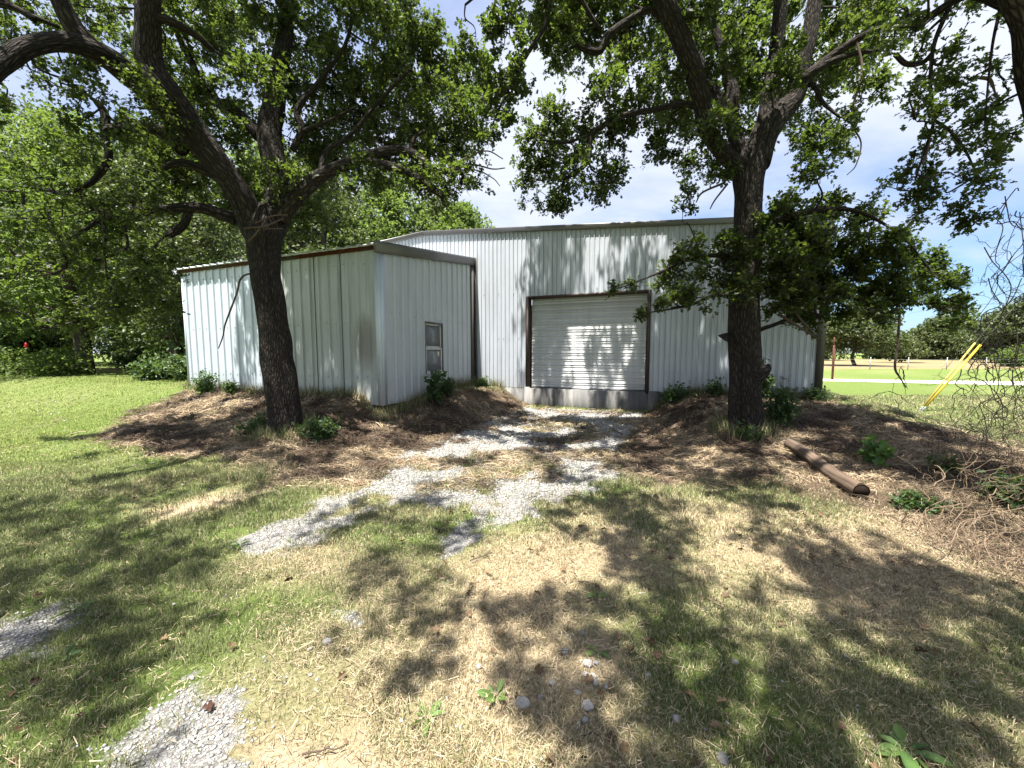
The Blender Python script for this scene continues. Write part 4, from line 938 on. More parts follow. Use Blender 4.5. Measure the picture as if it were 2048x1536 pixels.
# ---- oak whose trunk leans in at the right edge
b3 = at(2125, 1010, 3.9); b3[2] = H(b3[0], b3[1])-.05
T3 = Tree('oak_tree', 'dark leaning oak at the right edge draped in bare vines', b3, 21)
T3.limb([(2135, 1060, 3.9, 120), (2128, 960, 3.9, 100), (2118, 760, 3.85, 88), (2105, 480, 3.75, 78), (2080, 260, 3.65, 72), (2062, 150, 3.6, 74), (2050, 50, 3.5, 72), (2010, -80, 3.4, 64), (1950, -300, 3.2, 50), (1860, -700, 2.9, 34)], 40, .10, 16)
T3.limb([(2055, 40, 3.5, 30), (2000, 10, 3.6, 24), (1940, -10, 3.7, 20), (1880, 20, 3.9, 16), (1830, 60, 4.0, 12)], 12, .10, 8)
T3.limb([(1900, 10, 3.9, 11), (1868, 90, 3.9, 10), (1862, 170, 3.9, 9), (1868, 235, 3.9, 8), (1858, 275, 3.9, 6), (1830, 360, 3.9, 4)], 8, .10, 8)
T3.limb([(1790, 108, 4.0, 14), (1812, 128, 4.0, 14), (1845, 125, 4.0, 10), (1870, 100, 3.95, 9)], 8, .12, 6)
T3.limb([(1868, 240, 3.9, 9), (1900, 262, 3.9, 9), (1930, 300, 3.9, 8), (1955, 350, 3.9, 4)], 8, .1, 6)
T3.limb([(2000, 20, 3.7, 10), (1985, 90, 3.7, 7), (1975, 180, 3.7, 5), (1970, 260, 3.7, 5)], 8, .1, 6)
T3.freeze(); rd = T3.rand
cl = fill_region([(1770, -20), (2060, -20), (2060, 60), (1990, 60), (1950, 90), (1940, 150), (1890, 190), (1850, 170), (1790, 110)], 52, (3.5, 4.4), rd, .6, .08)
cl += fill_region([(1810, 180), (1900, 190), (1960, 230), (1985, 310), (1975, 380), (1930, 380), (1890, 400), (1850, 380), (1830, 330), (1850, 260), (1800, 230)], 40, (3.6, 4.3), rd, .56, .25)
cl += fill_region([(1760, 380), (1830, 340), (1880, 360), (1860, 420), (1790, 450)], 36, (4.0, 4.6), rd, .5, .2)
cl += fill_region([(1930, 90), (2040, 100), (2040, 300), (1990, 330), (1950, 250)], 44, (3.8, 4.6), rd, .5, .45)
cl += [(at(1925, 415, 4.0), .10), (at(1945, 440, 4.0), .08), (at(1930, 460, 4.0), .07)]
cl += canopy_over([(1820, 960), (2000, 930), (2300, 1000), (2400, 1150), (2100, 1130), (1900, 1050)], .55, 501, .15, (5.4, 6.5), .36)
T3.grow(cl, 72)
T3.finish(7, .055, 'oak', 8)
deadtwig(T3, [[(1960, 155, 3.8, 6), (1980, 160, 3.8, 6), (1990, 185, 3.8, 3), (1997, 200, 3.8, 2)], [(1860, 270, 3.9, 5), (1855, 300, 3.9, 4), (1845, 330, 3.9, 3)]])
# ------------------------------------------------------------------ trees of the wood and far trees
def wood_tree(name, label, base, h, w, nblob, nleaf, leaf, mt, seed, group=None, low=.25, skew=0, dense=1.0, trunk=True):
    rd = np.random.RandomState(seed); base = np.array([base[0], base[1], float(H(base[0], base[1]))-.05])
    root = empty(name, tuple(base)); tag(root, label, 'tree', group)
    mb = MB(); P = [(0, 0, 0)]; x = y = 0.0
    for k in range(1, 6): x += rd.randn()*.03*h; y += rd.randn()*.03*h; P.append((x, y, h*.75*k/5))
    S = spline(np.array(P), 4); mb.tube(S, np.linspace(.030*h, .008*h, len(S)), 10, True, 0, .06)
    Cn = []
    for k in range(nblob):
        a = rd.rand()*6.283; f = low+(1-low)*(k+.5)/nblob; f = min(.97, f+rd.randn()*.04)
        rad = w*.5*math.sin(math.pi*min(.96, max(.1, (f-low*.5)/(1-low*.5)))**.75)*(.25+.75*rd.rand()**.6)
        c = np.array([math.cos(a)*rad+skew*f, math.sin(a)*rad, h*f]); Cn.append(c)
        st = S[int(np.argmin(np.abs(S[:, 2]-c[2]*.72)))]
        W = np.array([[*st, .008*h], [*(st*.5+c*.5+rd.randn(3)*.03*h), .005*h], [*c, .002*h]]); mb.tube(spline(W, 4)[:, :3], spline(W, 4)[:, 3], 5, False)
    mb.build('trunk', M['bark_far'], root, True)
    Cn = np.array(Cn); k = rd.randint(0, nblob, nleaf)
    br_ = (w*.20)*(.6+.8*rd.rand(nblob))
    q = rd.randn(nleaf, 3); q /= np.linalg.norm(q, axis=1)[:, None]; r_ = rd.rand(nleaf)**.33
    tw = Cn[k]+q*(br_[k]*r_)[:, None]*np.array([1.1, 1.1, .8]); ok = tw[:, 2] > .12*h*low; tw, q, k = tw[ok], q[ok], k[ok]
    bb = rd.randn(nblob)*.12
    return root, crown_mesh('crown', tw, q, 4, leaf, M[mt], root, LEAF_S, seed, bb[k])
woods = [  # x, y, h, w, mt, label
    (-12.9, 15.0, 8.6, 5.8, 'far_leaf', 'mid green tree standing nearest the lean-to gutter end'),
    (-17.5, 15.8, 9.5, 6.2, 'wood_leaf', 'bright sunlit tree at the lawn edge, far left'),
    (-23.0, 16.5, 12.0, 7.5, 'wood_leaf', 'tall pale green tree at the left picture edge'),
    (-15.8, 25.0, 13.5, 8.5, 'wood_leaf', 'tall tree behind the lawn, left of the left oak trunk'),
    (-22.5, 27.0, 15.0, 9.5, 'wood_leaf', 'tallest tree of the wood behind the left lawn'),
    (-30.0, 26.0, 15.5, 9.5, 'far_leaf', 'dark wood tree behind the pale one at left edge'),
    (-10.8, 21.5, 11.0, 7.0, 'far_leaf', 'dark tree close behind the lean-to left end'),
    (-7.6, 24.5, 11.5, 6.6, 'wood_leaf', 'sunlit tree rising above the rusty lean-to eave'),
    (-5.2, 27.5, 11.0, 6.4, 'far_leaf', 'darker tree behind the sunlit ones above the lean-to roof'),
    (-20.0, 33.0, 14.0, 10.0, 'far_leaf', 'dark tree deepest in the wood behind the tan strip'),
    (-28.5, 34.0, 15.0, 11.0, 'far_leaf', 'dark deep tree behind the tallest wood tree'),
    (-37.0, 31.0, 15.0, 11.0, 'far_leaf', 'deep wood tree farthest toward the left edge'),
    (-13.0, 31.0, 13.0, 8.5, 'far_leaf', 'deep wood tree behind the lean-to end wall'),
    (-3.2, 24.0, 9.4, 6.0, 'wood_leaf', 'light green tree above the roof ridge beside the left oak'),
]
for k, (x_, y_, h_, w_, mt_, lb_) in enumerate(woods):
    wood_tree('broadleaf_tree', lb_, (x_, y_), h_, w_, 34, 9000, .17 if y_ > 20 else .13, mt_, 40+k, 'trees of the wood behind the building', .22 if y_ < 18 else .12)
for k, (px, Yd, h_, w_, lb_) in enumerate(((1225, 30, 7.6, 2.6, 'treetop just showing over the roof between the two oaks'), (1300, 31, 7.75, 2.4, 'treetop just showing over the roof beside the right oak'))):
    c_ = at(px, 705, Yd); wood_tree('broadleaf_tree', lb_, (c_[0], c_[1]), h_, w_, 12, 1500, .16, 'far_leaf', 60+k, 'trees of the wood behind the building', .3)
# understory bushes along the wood's edge
def bush(name, label, base, h, w, n, leaf, mt, seed, group=None, stems=7, cat='bush', per=4, tmpl=LEAF_S, up=.5):
    rd = np.random.RandomState(seed); base = np.array([base[0], base[1], float(H(base[0], base[1]))-.02])
    root = empty(name, tuple(base)); tag(root, label, cat, group); mb = MB(); tips = []; dirs = []
    for k in range(stems):
        a = rd.rand()*6.283; rr_ = w*.5*rd.rand()**.6; e = np.array([math.cos(a)*rr_, math.sin(a)*rr_, h*(.55+.45*rd.rand())*(1-.35*rr_/(w*.5+1e-6))])
        P = spline(np.array([(rd.randn()*.04*w, rd.randn()*.04*w, 0), e*np.array([.35, .35, .5])+rd.randn(3)*.04*h, e]), 5)
        mb.tube(P, np.linspace(max(.004, .016*h), max(.0015, .004*h), len(P)), 5, False)
        for i in range(n//stems):
            f = .25+.75*rd.rand(); p = P[int(f*(len(P)-1))]; off = rd.randn(3)*w*.10*np.array([1, 1, .8]); t_ = p+off
            if t_[2] < .02: t_[2] = .03+.05*rd.rand()
            tips.append(t_); dirs.append(off/(np.linalg.norm(off)+1e-6)+np.array([0, 0, up]))
    mb.build('stems', M['twig'], root, True)
    crown_mesh('foliage', np.array(tips), np.array(dirs), per, leaf, M[mt], root, tmpl, seed)
    return root
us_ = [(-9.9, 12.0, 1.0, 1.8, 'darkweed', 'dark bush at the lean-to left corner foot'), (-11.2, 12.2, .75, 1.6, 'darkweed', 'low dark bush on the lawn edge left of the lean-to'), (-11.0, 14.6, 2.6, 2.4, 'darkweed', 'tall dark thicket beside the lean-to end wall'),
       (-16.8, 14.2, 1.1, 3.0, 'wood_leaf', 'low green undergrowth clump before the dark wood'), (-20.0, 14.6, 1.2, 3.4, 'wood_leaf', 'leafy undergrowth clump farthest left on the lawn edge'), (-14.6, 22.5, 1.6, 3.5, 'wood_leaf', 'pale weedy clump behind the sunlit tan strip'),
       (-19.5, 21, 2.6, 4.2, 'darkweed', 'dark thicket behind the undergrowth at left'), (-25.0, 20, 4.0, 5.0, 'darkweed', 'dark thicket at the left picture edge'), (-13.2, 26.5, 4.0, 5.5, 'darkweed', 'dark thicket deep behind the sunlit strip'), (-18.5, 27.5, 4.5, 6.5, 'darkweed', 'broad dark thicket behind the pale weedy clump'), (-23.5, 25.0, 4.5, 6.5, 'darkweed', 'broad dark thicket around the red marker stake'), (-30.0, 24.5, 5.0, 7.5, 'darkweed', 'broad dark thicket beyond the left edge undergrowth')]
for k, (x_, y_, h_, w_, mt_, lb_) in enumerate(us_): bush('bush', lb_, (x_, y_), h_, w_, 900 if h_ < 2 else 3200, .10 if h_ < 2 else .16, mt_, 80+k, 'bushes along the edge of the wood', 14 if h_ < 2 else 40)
RM = empty('marker_stake', tuple(np.array([*at(56, 705, 15.6)[:2], float(H(*at(56, 705, 15.6)[:2]))]))); tag(RM, 'tiny red marker on a stake in the dark wood at left', 'marker')
zt_ = at(56, 690, 15.6)[2]-RM.location[2]
mb = MB(); mb.tube([(0, 0, -.05), (.01, 0, zt_*.6), (0, 0, zt_+.12)], .012, 6); mb.build('stake', M['twig'], RM, True)
mb = MB(); mb.tube([(0, -.03, zt_-.10), (0, -.03, zt_-.06), (.01, -.03, zt_-.01), (0, -.03, zt_+.02), (0, -.03, zt_+.10)], [.05, .08, .04, .06, .03], 8); mb.build('red_tag', M['red'], RM, True)
# far right
far_ = [(1712, 47, 7.2, 8.4, 'broad oak on the far lawn behind the building corner'), (1798, 62, 3.9, 6.0, 'dark oak beyond the wire fence, left end of the line')]
for k, (px, Yd, h_, w_, lb_) in enumerate(far_):
    c_ = at(px, 705, Yd); wood_tree('oak_tree', lb_, (c_[0], c_[1]), h_, w_, 30, 6000, .26, 'far_leaf', 100+k, 'oaks across the far field', .34)
tl = [(1640, 80, 8, 10), (1760, 95, 6.0, 11), (1815, 110, 4.2, 11), (1845, 88, 6.2, 9), (1880, 84, 8.5, 11), (1925, 86, 9.6, 13), (1985, 80, 7.4, 10), (2020, 62, 8.2, 10), (2065, 58, 9.0, 10), (2130, 64, 8.6, 12)]
nm_ = ['distant oak hidden mostly behind the building corner', 'distant low oak seen just under the right oak skirt', 'small distant oak where the treeline dips lowest', 'low rounded oak left of the yellow guy guards', 'rounded oak crown just left of the yellow guard tops', 'widest rounded oak crown behind the yellow guard tops', 'low oak crown just right of the yellow guard tops', 'nearer tall oak at the right end of the treeline', 'nearest treeline oak cut by the right picture edge', 'treeline oak beyond the right picture edge']
for k, (px, Yd, h_, w_) in enumerate(tl):
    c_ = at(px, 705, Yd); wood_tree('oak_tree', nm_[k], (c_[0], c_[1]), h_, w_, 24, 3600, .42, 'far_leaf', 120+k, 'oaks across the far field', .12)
c_ = at(2030, 705, 44); bush('bush', 'pale green bush in the field at the right edge', c_[:2], 2.6, 4.2, 900, .22, 'wood_leaf', 140, None, 12)
# wire fence
WF = empty('wire_fence', tuple(at(1834, 738, 36))); fz = 0
tag(WF, 'thin wire fence on steel posts along the far field', 'fence')
f0, f1 = np.array([24.0, 37.2]), np.array([66.0, 33.0]); dn = np.linalg.norm(f1-f0); npst = 14
wl_ = np.array(WF.location)
for k in range(npst):
    q = f0+(f1-f0)*k/(npst-1); z_ = float(H(*q)); mb = MB(); o3 = np.array([*q, z_])-wl_
    mb.tube([o3+np.array((0, 0, -.1)), o3+np.array((0, 0, 1.0))], .032, 6); mb.build('post', M['steel'], WF)
    mb = MB(); mb.tube([o3+np.array((0, 0, 1.0)), o3+np.array((0, 0, 1.14))], .036, 6); mb.build('post_cap', M['gutter'], WF)
for hgt in (.3, .6, .95):
    mb = MB(); mb.tube([np.array([*(f0+(f1-f0)*t_), H(*(f0+(f1-f0)*t_))+hgt])-wl_ for t_ in np.linspace(0, 1, 30)], .010, 4, False); mb.build('wire', M['steel'], WF)
# leaning rusty post
q = gp(1664, 760); RP = empty('steel_post', tuple(q)); tag(RP, 'rusty leaning steel post on the lawn beside the building corner', 'post')
tp = at(1668, 690, q[1]-.1)-q
mb = MB(); mb.tube([(0, 0, -.2), tp*.5, tp], .045, 8); mb.box((-.02, -.075, 0), (.02, -.04, float(tp[2])*.9)); mb.build('post', M['rustpost'], RP)
mb = MB(); mb.tube([tp*.96, tp*1.22], .035, 8); mb.build('marker_sleeve', M['rustpost'], RP, True)
# two guy wires with yellow guards
for k, (top, lab, mt_, off) in enumerate((((1950, 686), 'faded yellow guy wire guard, the thinner left one of the pair', 'yellow_old', 0), ((1961, 690), 'bright yellow guy wire guard, the right one of the pair', 'yellow', .06))):
    q = gp(1836+k*5, 824); q[2] -= .02; T_ = at(top[0], top[1], q[1]+.25*(1-k))-q
    GW = empty('guy_wire', tuple(q)); tag(GW, lab, 'guy wire', 'guy wires of a utility pole')
    Lg = np.linalg.norm(T_); mb = MB(); mb.tube([T_*.10, T_*.5, T_], [.027, .027, .027] if k else [.022, .022, .022], 12); mb.build('guard', M[mt_], GW, True)
    mb = MB(); mb.tube([T_*-.05, T_*.12], .011, 6); mb.tube([T_*.04+np.array((-.03, 0, 0)), T_*.07, T_*.04+np.array((.03, 0, 0))], .012, 6); mb.build('anchor_rod', M['steel'], GW, True)
    mb = MB(); mb.tube([T_*.98, T_*5.2], .0075, 5); mb.build('wire', M['steel'], GW, True)
# ------------------------------------------------------------------ log
A = gp(1578, 897); B = gp(1722, 1000); A[2] = H(A[0], A[1])+.07; B[2] = H(B[0], B[1])+.078
LG = empty('log', tuple((A+B)/2)); tag(LG, 'old round wooden post lying in the thatch right of the right oak', 'log')
ctr = (A+B)/2; n_ = 26; P = np.array([A+(B-A)*t_ for t_ in np.linspace(0, 1, n_)])-ctr; P[:, 2] += .012*np.sin(np.linspace(0, 7, n_))
mb = MB(); mb.tube(P, .068+.010*np.linspace(0, 1, n_)+.004*np.sin(np.arange(n_)*1.7), 28, False, 0, .05); 
dv = (B-A)/np.linalg.norm(B-A); mb.build('shaft', M['log'], LG, True)
mb = MB(); mb.tube([P[-1]-dv*.08, P[-1]-dv*.006], [.074, .074], 28); mb.build('end_grain', M['logend'], LG); mb = MB(); mb.tube([P[0]+dv*.004, P[0]+dv*.05], [.066, .066], 28); mb.build('end_grain', M['logend'], LG)
# ------------------------------------------------------------------ vines at the right edge
def wander(mb, p0, p1, r, rd, nseg=14, wob=.10, sag=.0, off=None, br=2, lvl=0):
    L = np.linalg.norm(p1-p0); t = np.linspace(0, 1, nseg)
    w = np.cumsum(rd.randn(nseg, 3), 0); w -= w[0]+(w[-1]-w[0])*t[:, None]
    P = p0+(p1-p0)*t[:, None]+w*L*wob/math.sqrt(nseg)*1.3; P[:, 2] -= sag*4*t*(1-t)*L
    P[:, 2] = np.maximum(P[:, 2], H(P[:, 0], P[:, 1])+.01)
    S = spline(P, 3); mb.tube(S-off, np.linspace(r, r*.45, len(S)), 5, False)
    for k in range(br):
        i = rd.randint(2, nseg-1); d = rd.randn(3); d /= np.linalg.norm(d); d[2] -= .15
        if lvl < 2: wander(mb, P[i], P[i]+d*L*(.12+.22*rd.rand()), r*.6, rd, 7, .16, 0, off, br-1 if lvl == 0 else 1, lvl+1)
def vine(label, lst, seed, mt, name='vine', r=.005, n=1, wob=.1, br=3, jit=.12, sag=0.0):
    rd = np.random.RandomState(seed); base = lst[0][1].copy(); base[2] = H(base[0], base[1]); root = empty(name, tuple(base)); tag(root, label, 'vine')
    mb = MB()
    for p0, p1 in lst:
        for k in range(n): wander(mb, p0+rd.randn(3)*jit, p1+rd.randn(3)*jit, r*(.7+.6*rd.rand()), rd, 14, wob, sag, base, br)
    mb.build('stems', M[mt], root, True); return root
vine('bare grey vine tangle hanging from the right edge oak to ground', [(at(2050, 380, 3.8), at(2000, 900, 3.9)), (at(2055, 470, 3.7), at(1975, 930, 3.9)), (at(2070, 560, 3.7), at(2030, 860, 3.8)), (at(2030, 430, 3.9), at(2045, 700, 3.9)), (at(2060, 720, 3.8), at(1960, 900, 3.8)), (at(2040, 640, 3.9), at(1940, 860, 4.0)), (at(2010, 700, 4.0), at(2050, 900, 3.9)), (at(2030, 420, 3.9), at(2000, 560, 4.0))], 3, 'vine', 'hanging_vine', .0040, 3, .12, 5, .12)
vine('thin bare vine reaching up from the brush toward the guy guards', [(at(1925, 735, 4.0), at(1910, 850, 4.0)), (at(1910, 850, 4.0), at(1990, 880, 3.9)), (at(1980, 770, 3.9), at(1950, 720, 4.0)), (at(1880, 850, 4.0), at(1990, 870, 3.9)), (at(1975, 760, 3.9), at(1985, 660, 3.9)), (at(1985, 660, 3.9), at(1930, 680, 4.0))], 4, 'vine', 'hanging_vine', .0042, 1, .12, 2, .02)
vine('few bare tendrils dangling under the right oak skirt before the lawn', [(at(1803, 735, 5.2), at(1780, 800, 5.2)), (at(1803, 735, 5.2), at(1812, 790, 5.2)), (at(1775, 782, 5.2), at(1715, 805, 5.2)), (at(1775, 782, 5.2), at(1835, 822, 5.3)), (at(1790, 800, 5.2), at(1802, 835, 5.2)), (at(1808, 740, 5.2), at(1818, 780, 5.2))], 5, 'vine', 'hanging_vine', .0042, 1, .07, 1, .01)
g1, g2_ = gp(1870, 1080), gp(2090, 1020)
vine('dead tan vine brush heaped on the ground at the right edge', [(gp(1880, 1090)+np.array((0, 0, .05)), gp(2060, 1010)+np.array((0, 0, .35))), (gp(1900, 1130), gp(2060, 1090)+np.array((0, 0, .25))), (gp(1930, 1060)+np.array((0, 0, .1)), gp(2080, 1130)), (gp(1960, 1100)+np.array((0, 0, .3)), gp(2010, 1160)), (gp(1850, 1020), gp(2000, 960)+np.array((0, 0, .15))), (gp(1900, 960), gp(2080, 950)+np.array((0, 0, .2)))], 6, 'deadvine', 'brush_pile', .0032, 10, .13, 5, .17)
vine('dry brown bramble heap where the hanging vines meet the mound', [(gp(1900, 930), gp(2000, 900)+np.array((0, 0, .3))), (gp(1920, 960), gp(2060, 930)+np.array((0, 0, .35))), (gp(1880, 980)+np.array((0, 0, .05)), gp(1990, 930)+np.array((0, 0, .1)))], 7, 'twig', 'brush_pile', .0032, 8, .15, 5, .15)
# ------------------------------------------------------------------ weeds and shrubs
def put(px, py): return gp(px, py)[:2]
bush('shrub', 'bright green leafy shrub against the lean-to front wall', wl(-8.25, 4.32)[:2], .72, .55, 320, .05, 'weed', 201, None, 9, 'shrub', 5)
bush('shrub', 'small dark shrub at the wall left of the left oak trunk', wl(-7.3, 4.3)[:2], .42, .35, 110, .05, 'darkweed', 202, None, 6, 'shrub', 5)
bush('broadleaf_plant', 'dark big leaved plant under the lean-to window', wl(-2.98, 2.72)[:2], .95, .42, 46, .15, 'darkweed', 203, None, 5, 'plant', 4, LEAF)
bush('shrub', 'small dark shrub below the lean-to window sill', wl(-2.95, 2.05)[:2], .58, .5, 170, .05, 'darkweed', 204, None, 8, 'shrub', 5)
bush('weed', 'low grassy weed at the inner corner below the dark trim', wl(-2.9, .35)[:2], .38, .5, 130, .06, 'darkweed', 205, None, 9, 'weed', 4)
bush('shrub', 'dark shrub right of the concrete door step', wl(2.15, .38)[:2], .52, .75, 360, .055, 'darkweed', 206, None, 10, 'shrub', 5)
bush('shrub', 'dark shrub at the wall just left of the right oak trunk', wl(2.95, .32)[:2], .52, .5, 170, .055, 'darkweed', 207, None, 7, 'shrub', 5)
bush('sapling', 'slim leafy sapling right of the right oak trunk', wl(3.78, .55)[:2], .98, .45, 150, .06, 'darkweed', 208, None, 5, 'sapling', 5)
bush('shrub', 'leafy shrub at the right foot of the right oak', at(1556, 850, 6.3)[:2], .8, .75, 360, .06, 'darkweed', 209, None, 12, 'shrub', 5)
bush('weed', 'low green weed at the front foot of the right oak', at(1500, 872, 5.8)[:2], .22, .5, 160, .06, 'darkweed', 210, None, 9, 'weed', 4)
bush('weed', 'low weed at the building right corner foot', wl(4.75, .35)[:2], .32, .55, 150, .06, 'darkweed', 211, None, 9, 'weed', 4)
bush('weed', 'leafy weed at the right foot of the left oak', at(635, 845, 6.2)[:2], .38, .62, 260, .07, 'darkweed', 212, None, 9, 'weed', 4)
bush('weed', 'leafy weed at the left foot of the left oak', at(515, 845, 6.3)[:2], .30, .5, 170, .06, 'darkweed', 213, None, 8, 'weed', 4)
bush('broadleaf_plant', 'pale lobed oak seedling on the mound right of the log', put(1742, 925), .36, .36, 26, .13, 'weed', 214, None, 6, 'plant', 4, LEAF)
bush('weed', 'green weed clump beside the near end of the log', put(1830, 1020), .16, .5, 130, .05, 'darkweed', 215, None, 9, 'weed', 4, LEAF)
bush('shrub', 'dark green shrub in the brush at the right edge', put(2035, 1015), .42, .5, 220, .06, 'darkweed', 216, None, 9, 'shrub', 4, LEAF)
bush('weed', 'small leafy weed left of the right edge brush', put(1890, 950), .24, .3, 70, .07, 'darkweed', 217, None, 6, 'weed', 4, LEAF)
def rosette(label, px, py, n, L, seed, mt='weed', rise=.35):
    rd = np.random.RandomState(seed); p = gp(px, py); root = empty('broadleaf_weed', tuple(p)); tag(root, label, 'weed', 'broadleaf weeds in the foreground turf')
    a = np.linspace(0, 6.283, n, endpoint=False)+rd.rand(n)*.5
    Dv = np.stack([np.cos(a), np.sin(a), rise*(.4+rd.rand(n))], 1); P = np.stack([np.cos(a)*.01, np.sin(a)*.01, np.full(n, .02)], 1)
    tm = np.array([(0, 0), (.15, .05), (.35, .16), (.6, .19), (.85, .11), (1, 0)])
    V, Lp, st, nv = leaf_arrays(P, Dv, L*.72*(.5+.8*rd.rand(n)), rd, tm, .2, .5)
    link('leaves', new_mesh('leaves', V, Lp, st, None, M[mt], False, {'tint': np.repeat(.55+.4*rd.rand(n), nv)}), root)
    mb = MB(); mb.tube([(0, 0, -.02), (0, 0, .02)], [.008, .006], 6); mb.build('stem', M['weed'], root)
rosette('largest broad leaved weed at the bottom right edge', 1815, 1510, 8, .15, 1)
rosette('tall narrow broad leaved weed left of the pale foreground rock', 992, 1400, 6, .10, 2, 'weed', .9)
rosette('small broad leaved weed above the white rocks', 1195, 1312, 6, .085, 3)
rosette('dark broad leaved weed by the left gravel patch', 150, 1225, 7, .12, 4, 'darkweed')
rosette('dark broad leaved weed below the left gravel patch', 130, 1318, 6, .10, 5, 'darkweed')
rosette('pale broad leaved weed in the dry bottom centre grass', 855, 1445, 7, .085, 6)
rosette('broad leaved weed in shade right of centre', 1195, 1195, 6, .08, 7)
rosette('small bright weed near the two gravel wheel tracks', 478, 1093, 6, .09, 8)
# ------------------------------------------------------------------ rocks, sticks, dead leaf
import bmesh
def rockmesh(seed, r):
    rd = np.random.RandomState(seed); bm = bmesh.new(); bmesh.ops.create_icosphere(bm, subdivisions=3, radius=1)
    dirs = rd.randn(9, 3); dirs /= np.linalg.norm(dirs, axis=1)[:, None]; cut = .62+.3*rd.rand(9); sc = np.array([1, .65+.3*rd.rand(), .55+.25*rd.rand()])
    for v in bm.verts:
        p = np.array(v.co)
        for d_, c_ in zip(dirs, cut):
            k = p@d_
            if k > c_: p = p-d_*(k-c_)
        p = p*(1+.05*(rd.rand()-.5)); v.co = Vector(p*sc*r)
    me = bpy.data.meshes.new('rock'); bm.to_mesh(me); bm.free()
    a_ = me.attributes.new('col', 'FLOAT_COLOR', 'POINT'); cc = .22+.13*rd.rand(); a_.data.foreach_set('color', np.tile([cc, cc*.97, cc*.93, 1], len(me.vertices)).astype(np.float32))
    me.materials.append(M['stone']); return me
rocks = [(1044, 1418, .050, 'widest speckled pale rock in the bottom centre grass'), (1176, 1415, .034, 'roundish grey white rock below the white stone cluster'), (1166, 1270, .026, 'white rock set apart above the white stone cluster'), (1130, 1308, .030, 'grey rock in dry grass left of the stone cluster'),
         (1192, 1330, .020, 'small white rock at the top right of the stone cluster'), (1175, 1332, .032, 'long pale rock topping the white stone cluster'), (1172, 1352, .022, 'grey rock on the left side of the stone cluster'), (1188, 1360, .026, 'brightest white rock amid the stone cluster'),
         (1192, 1372, .025, 'rounded grey rock low in the stone cluster'), (1213, 1378, .024, 'bluish rock at the lower right of the stone cluster'), (1155, 1390, .020, 'small pale rock just below the stone cluster'), (958, 1336, .020, 'lone white chip in the sunlit dry grass'),
         (1296, 1356, .022, 'white rock in the shaded green grass right of the cluster'), (1104, 1368, .024, 'pinkish pale rock left below the stone cluster'), (1080, 1400, .020, 'half buried pale rock beside the widest rock'), (1170, 1445, .022, 'half buried pale rock under the roundish one'),
         (1470, 1328, .022, 'grey white rock in shade at the bottom right'), (655, 1288, .030, 'flat pale rock in the bare patch at left centre'), (620, 1302, .018, 'small pale rock beside the flat one at left centre'), (1352, 1440, .024, 'pale rock low in the dappled grass right of centre'), (1445, 1522, .03, 'pale rock at the bottom edge right of centre')]
vars_ = [rockmesh(500+k, 1.0) for k in range(6)]
for k, (px, py, r_, lb_) in enumerate(rocks):
    p = gp(px, py); o = bpy.data.objects.new('rock', vars_[k % 6]); C.objects.link(o); o.location = (p[0], p[1], float(H(p[0], p[1]))+r_*.32); r_ *= .8; o.scale = (r_, r_, r_); o.rotation_euler = (random.uniform(-.3, .3), random.uniform(-.3, .3), random.uniform(0, 6))
    tag(o, lb_, 'rock', 'pale rocks in the foreground turf')
sticks = [((940, 1128), (985, 1112), .006, 'short dark stick on the gravel edge at centre'), ((605, 1522), (690, 1505), .004, 'thin dark stick on the bare sand at the bottom'), ((1415, 1205), (1447, 1224), .008, 'pale broken stick in the right of centre grass'), ((1068, 1250), (1098, 1230), .004, 'thin stick in the sunlit dry grass'), ((1320, 1140), (1290, 1165), .005, 'thin pale twig lying among the dappled straw'), ((1225, 800+60), (1245, 872), .010, 'dark twig at the drive edge near the door')]
for k, (a, b, r_, lb_) in enumerate(sticks):
    A_, B_ = gp(*a), gp(*b); c_ = (A_+B_)/2; rd = np.random.RandomState(900+k); t_ = np.linspace(0, 1, 6)
    P = A_+(B_-A_)*t_[:, None]; P[1:-1] += rd.randn(4, 3)*.006; P[:, 2] = H(P[:, 0], P[:, 1])+r_+.018
    mb = MB(); mb.tube(P-c_, np.linspace(r_, r_*.6, 6), 7, True, 0, .05); o = mb.build('stick', M['deadvine' if 'pale' in lb_ else 'twig'], None, True); o.location = tuple(c_); tag(o, lb_, 'stick', 'fallen sticks on the ground')
p = gp(402, 1425); root = empty('dead_leaf', tuple(p+np.array((0, 0, .01)))); tag(root, 'curled brown oak leaf on the white gravel patch at bottom left', 'leaf')
V, Lp, st, nv = leaf_arrays(np.array([(0, 0, .01), (.03, .02, .012)]), np.array([(1, .3, .2), (.5, -1, .25)]), np.array([.05, .04]), np.random.RandomState(3), LEAF, .6, .6)
link('blade', new_mesh('blade', V, Lp, st, None, simple('brown_leaf', (.05, .022, .014), .8), False, {'tint': np.zeros(len(V))}), root)
# ------------------------------------------------------------------ light, sky, camera
S3 = Vector((sd[0]*math.cos(EL), sd[1]*math.cos(EL), math.sin(EL)))
sun = bpy.data.lights.new('sun', 'SUN'); sun.energy = 5.0; sun.angle = math.radians(.5); sun.color = (1, .955, .87)
so = bpy.data.objects.new('sun', sun); C.objects.link(so); so.rotation_euler = S3.to_track_quat('Z', 'Y').to_euler(); so.location = (0, 0, 30)
wd = bpy.data.worlds.new('World'); SC.world = wd; wd.use_nodes = True; nt = wd.node_tree; nt.nodes.clear()
out = nt.nodes.new('ShaderNodeOutputWorld'); bg = nt.nodes.new('ShaderNodeBackground'); bg.inputs[1].default_value = .115
sky = nt.nodes.new('ShaderNodeTexSky'); sky.sky_type = 'NISHITA'; sky.sun_disc = False; sky.sun_elevation = EL; sky.sun_rotation = math.atan2(S3.x, S3.y); sky.air_density = 1.2; sky.dust_density = .6; sky.ozone_density = 1.5
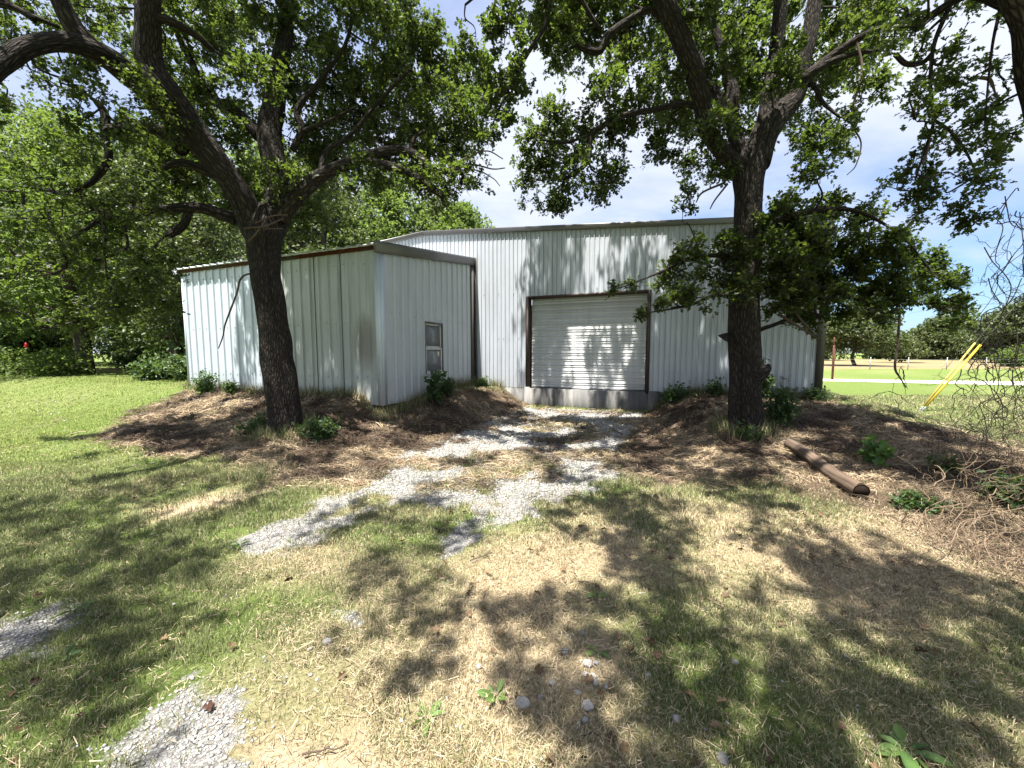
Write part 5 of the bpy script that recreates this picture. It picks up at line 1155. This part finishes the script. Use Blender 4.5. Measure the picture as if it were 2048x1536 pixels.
gen = nt.nodes.new('ShaderNodeTexCoord').outputs['Generated']
sx = nt.nodes.new('ShaderNodeSeparateXYZ'); nt.links.new(gen, sx.inputs[0])
zz_ = math_(nt, 'ADD', math_(nt, 'MAXIMUM', sx.outputs[2], 0.0), .22)
cv = nt.nodes.new('ShaderNodeCombineXYZ'); nt.links.new(math_(nt, 'DIVIDE', sx.outputs[0], zz_), cv.inputs[0]); nt.links.new(math_(nt, 'DIVIDE', sx.outputs[1], zz_), cv.inputs[1])
cn = noise(nt, mapping(nt, cv.outputs[0], (.55, .9, 1), (3.1, .7, 0)), 1.5, 7, .58)
# thin cloud veils most of the sky and opens low to the east
open_ = math_(nt, 'MULTIPLY', ramp(nt, sx.outputs[0], [(.46, (0, 0, 0)), (.70, (1, 1, 1))]), ramp(nt, sx.outputs[2], [(.02, (1, 1, 1)), (.36, (0, 0, 0))]))
cf = math_(nt, 'ADD', cn, math_(nt, 'MULTIPLY', open_, -.36))
cm = ramp(nt, cf, [(.24, (.10, .10, .10)), (.55, (.96, .96, .96))])
ccol = ramp(nt, noise(nt, mapping(nt, cv.outputs[0], (.7, 1.1, 1)), 2.2, 5), [(.3, (1.9, 2.08, 2.6)), (.65, (2.4, 2.5, 2.78))])
nt.links.new(mixc(nt, cm, mixc(nt, 1.0, sky.outputs[0], (.27, .36, .50), 'MULTIPLY'), ccol), bg.inputs[0]); nt.links.new(bg.outputs[0], out.inputs[0])
cam = bpy.data.cameras.new('camera'); cam.sensor_width = 36; cam.lens = 36*F/2048; cam.clip_end = 3000; cam.clip_start = .05
co = bpy.data.objects.new('camera', cam); C.objects.link(co); co.location = (0, 0, HC); co.rotation_euler = (math.pi/2-PT, 0, 0); SC.camera = co
SC.view_settings.view_transform = 'Standard'; SC.view_settings.look = 'None'; SC.view_settings.exposure = 1.93; SC.view_settings.gamma = 1
SC.render.resolution_x, SC.render.resolution_y = 1024, 768
SC.cycles.max_bounces = 8; SC.cycles.diffuse_bounces = 3; SC.cycles.transmission_bounces = 4
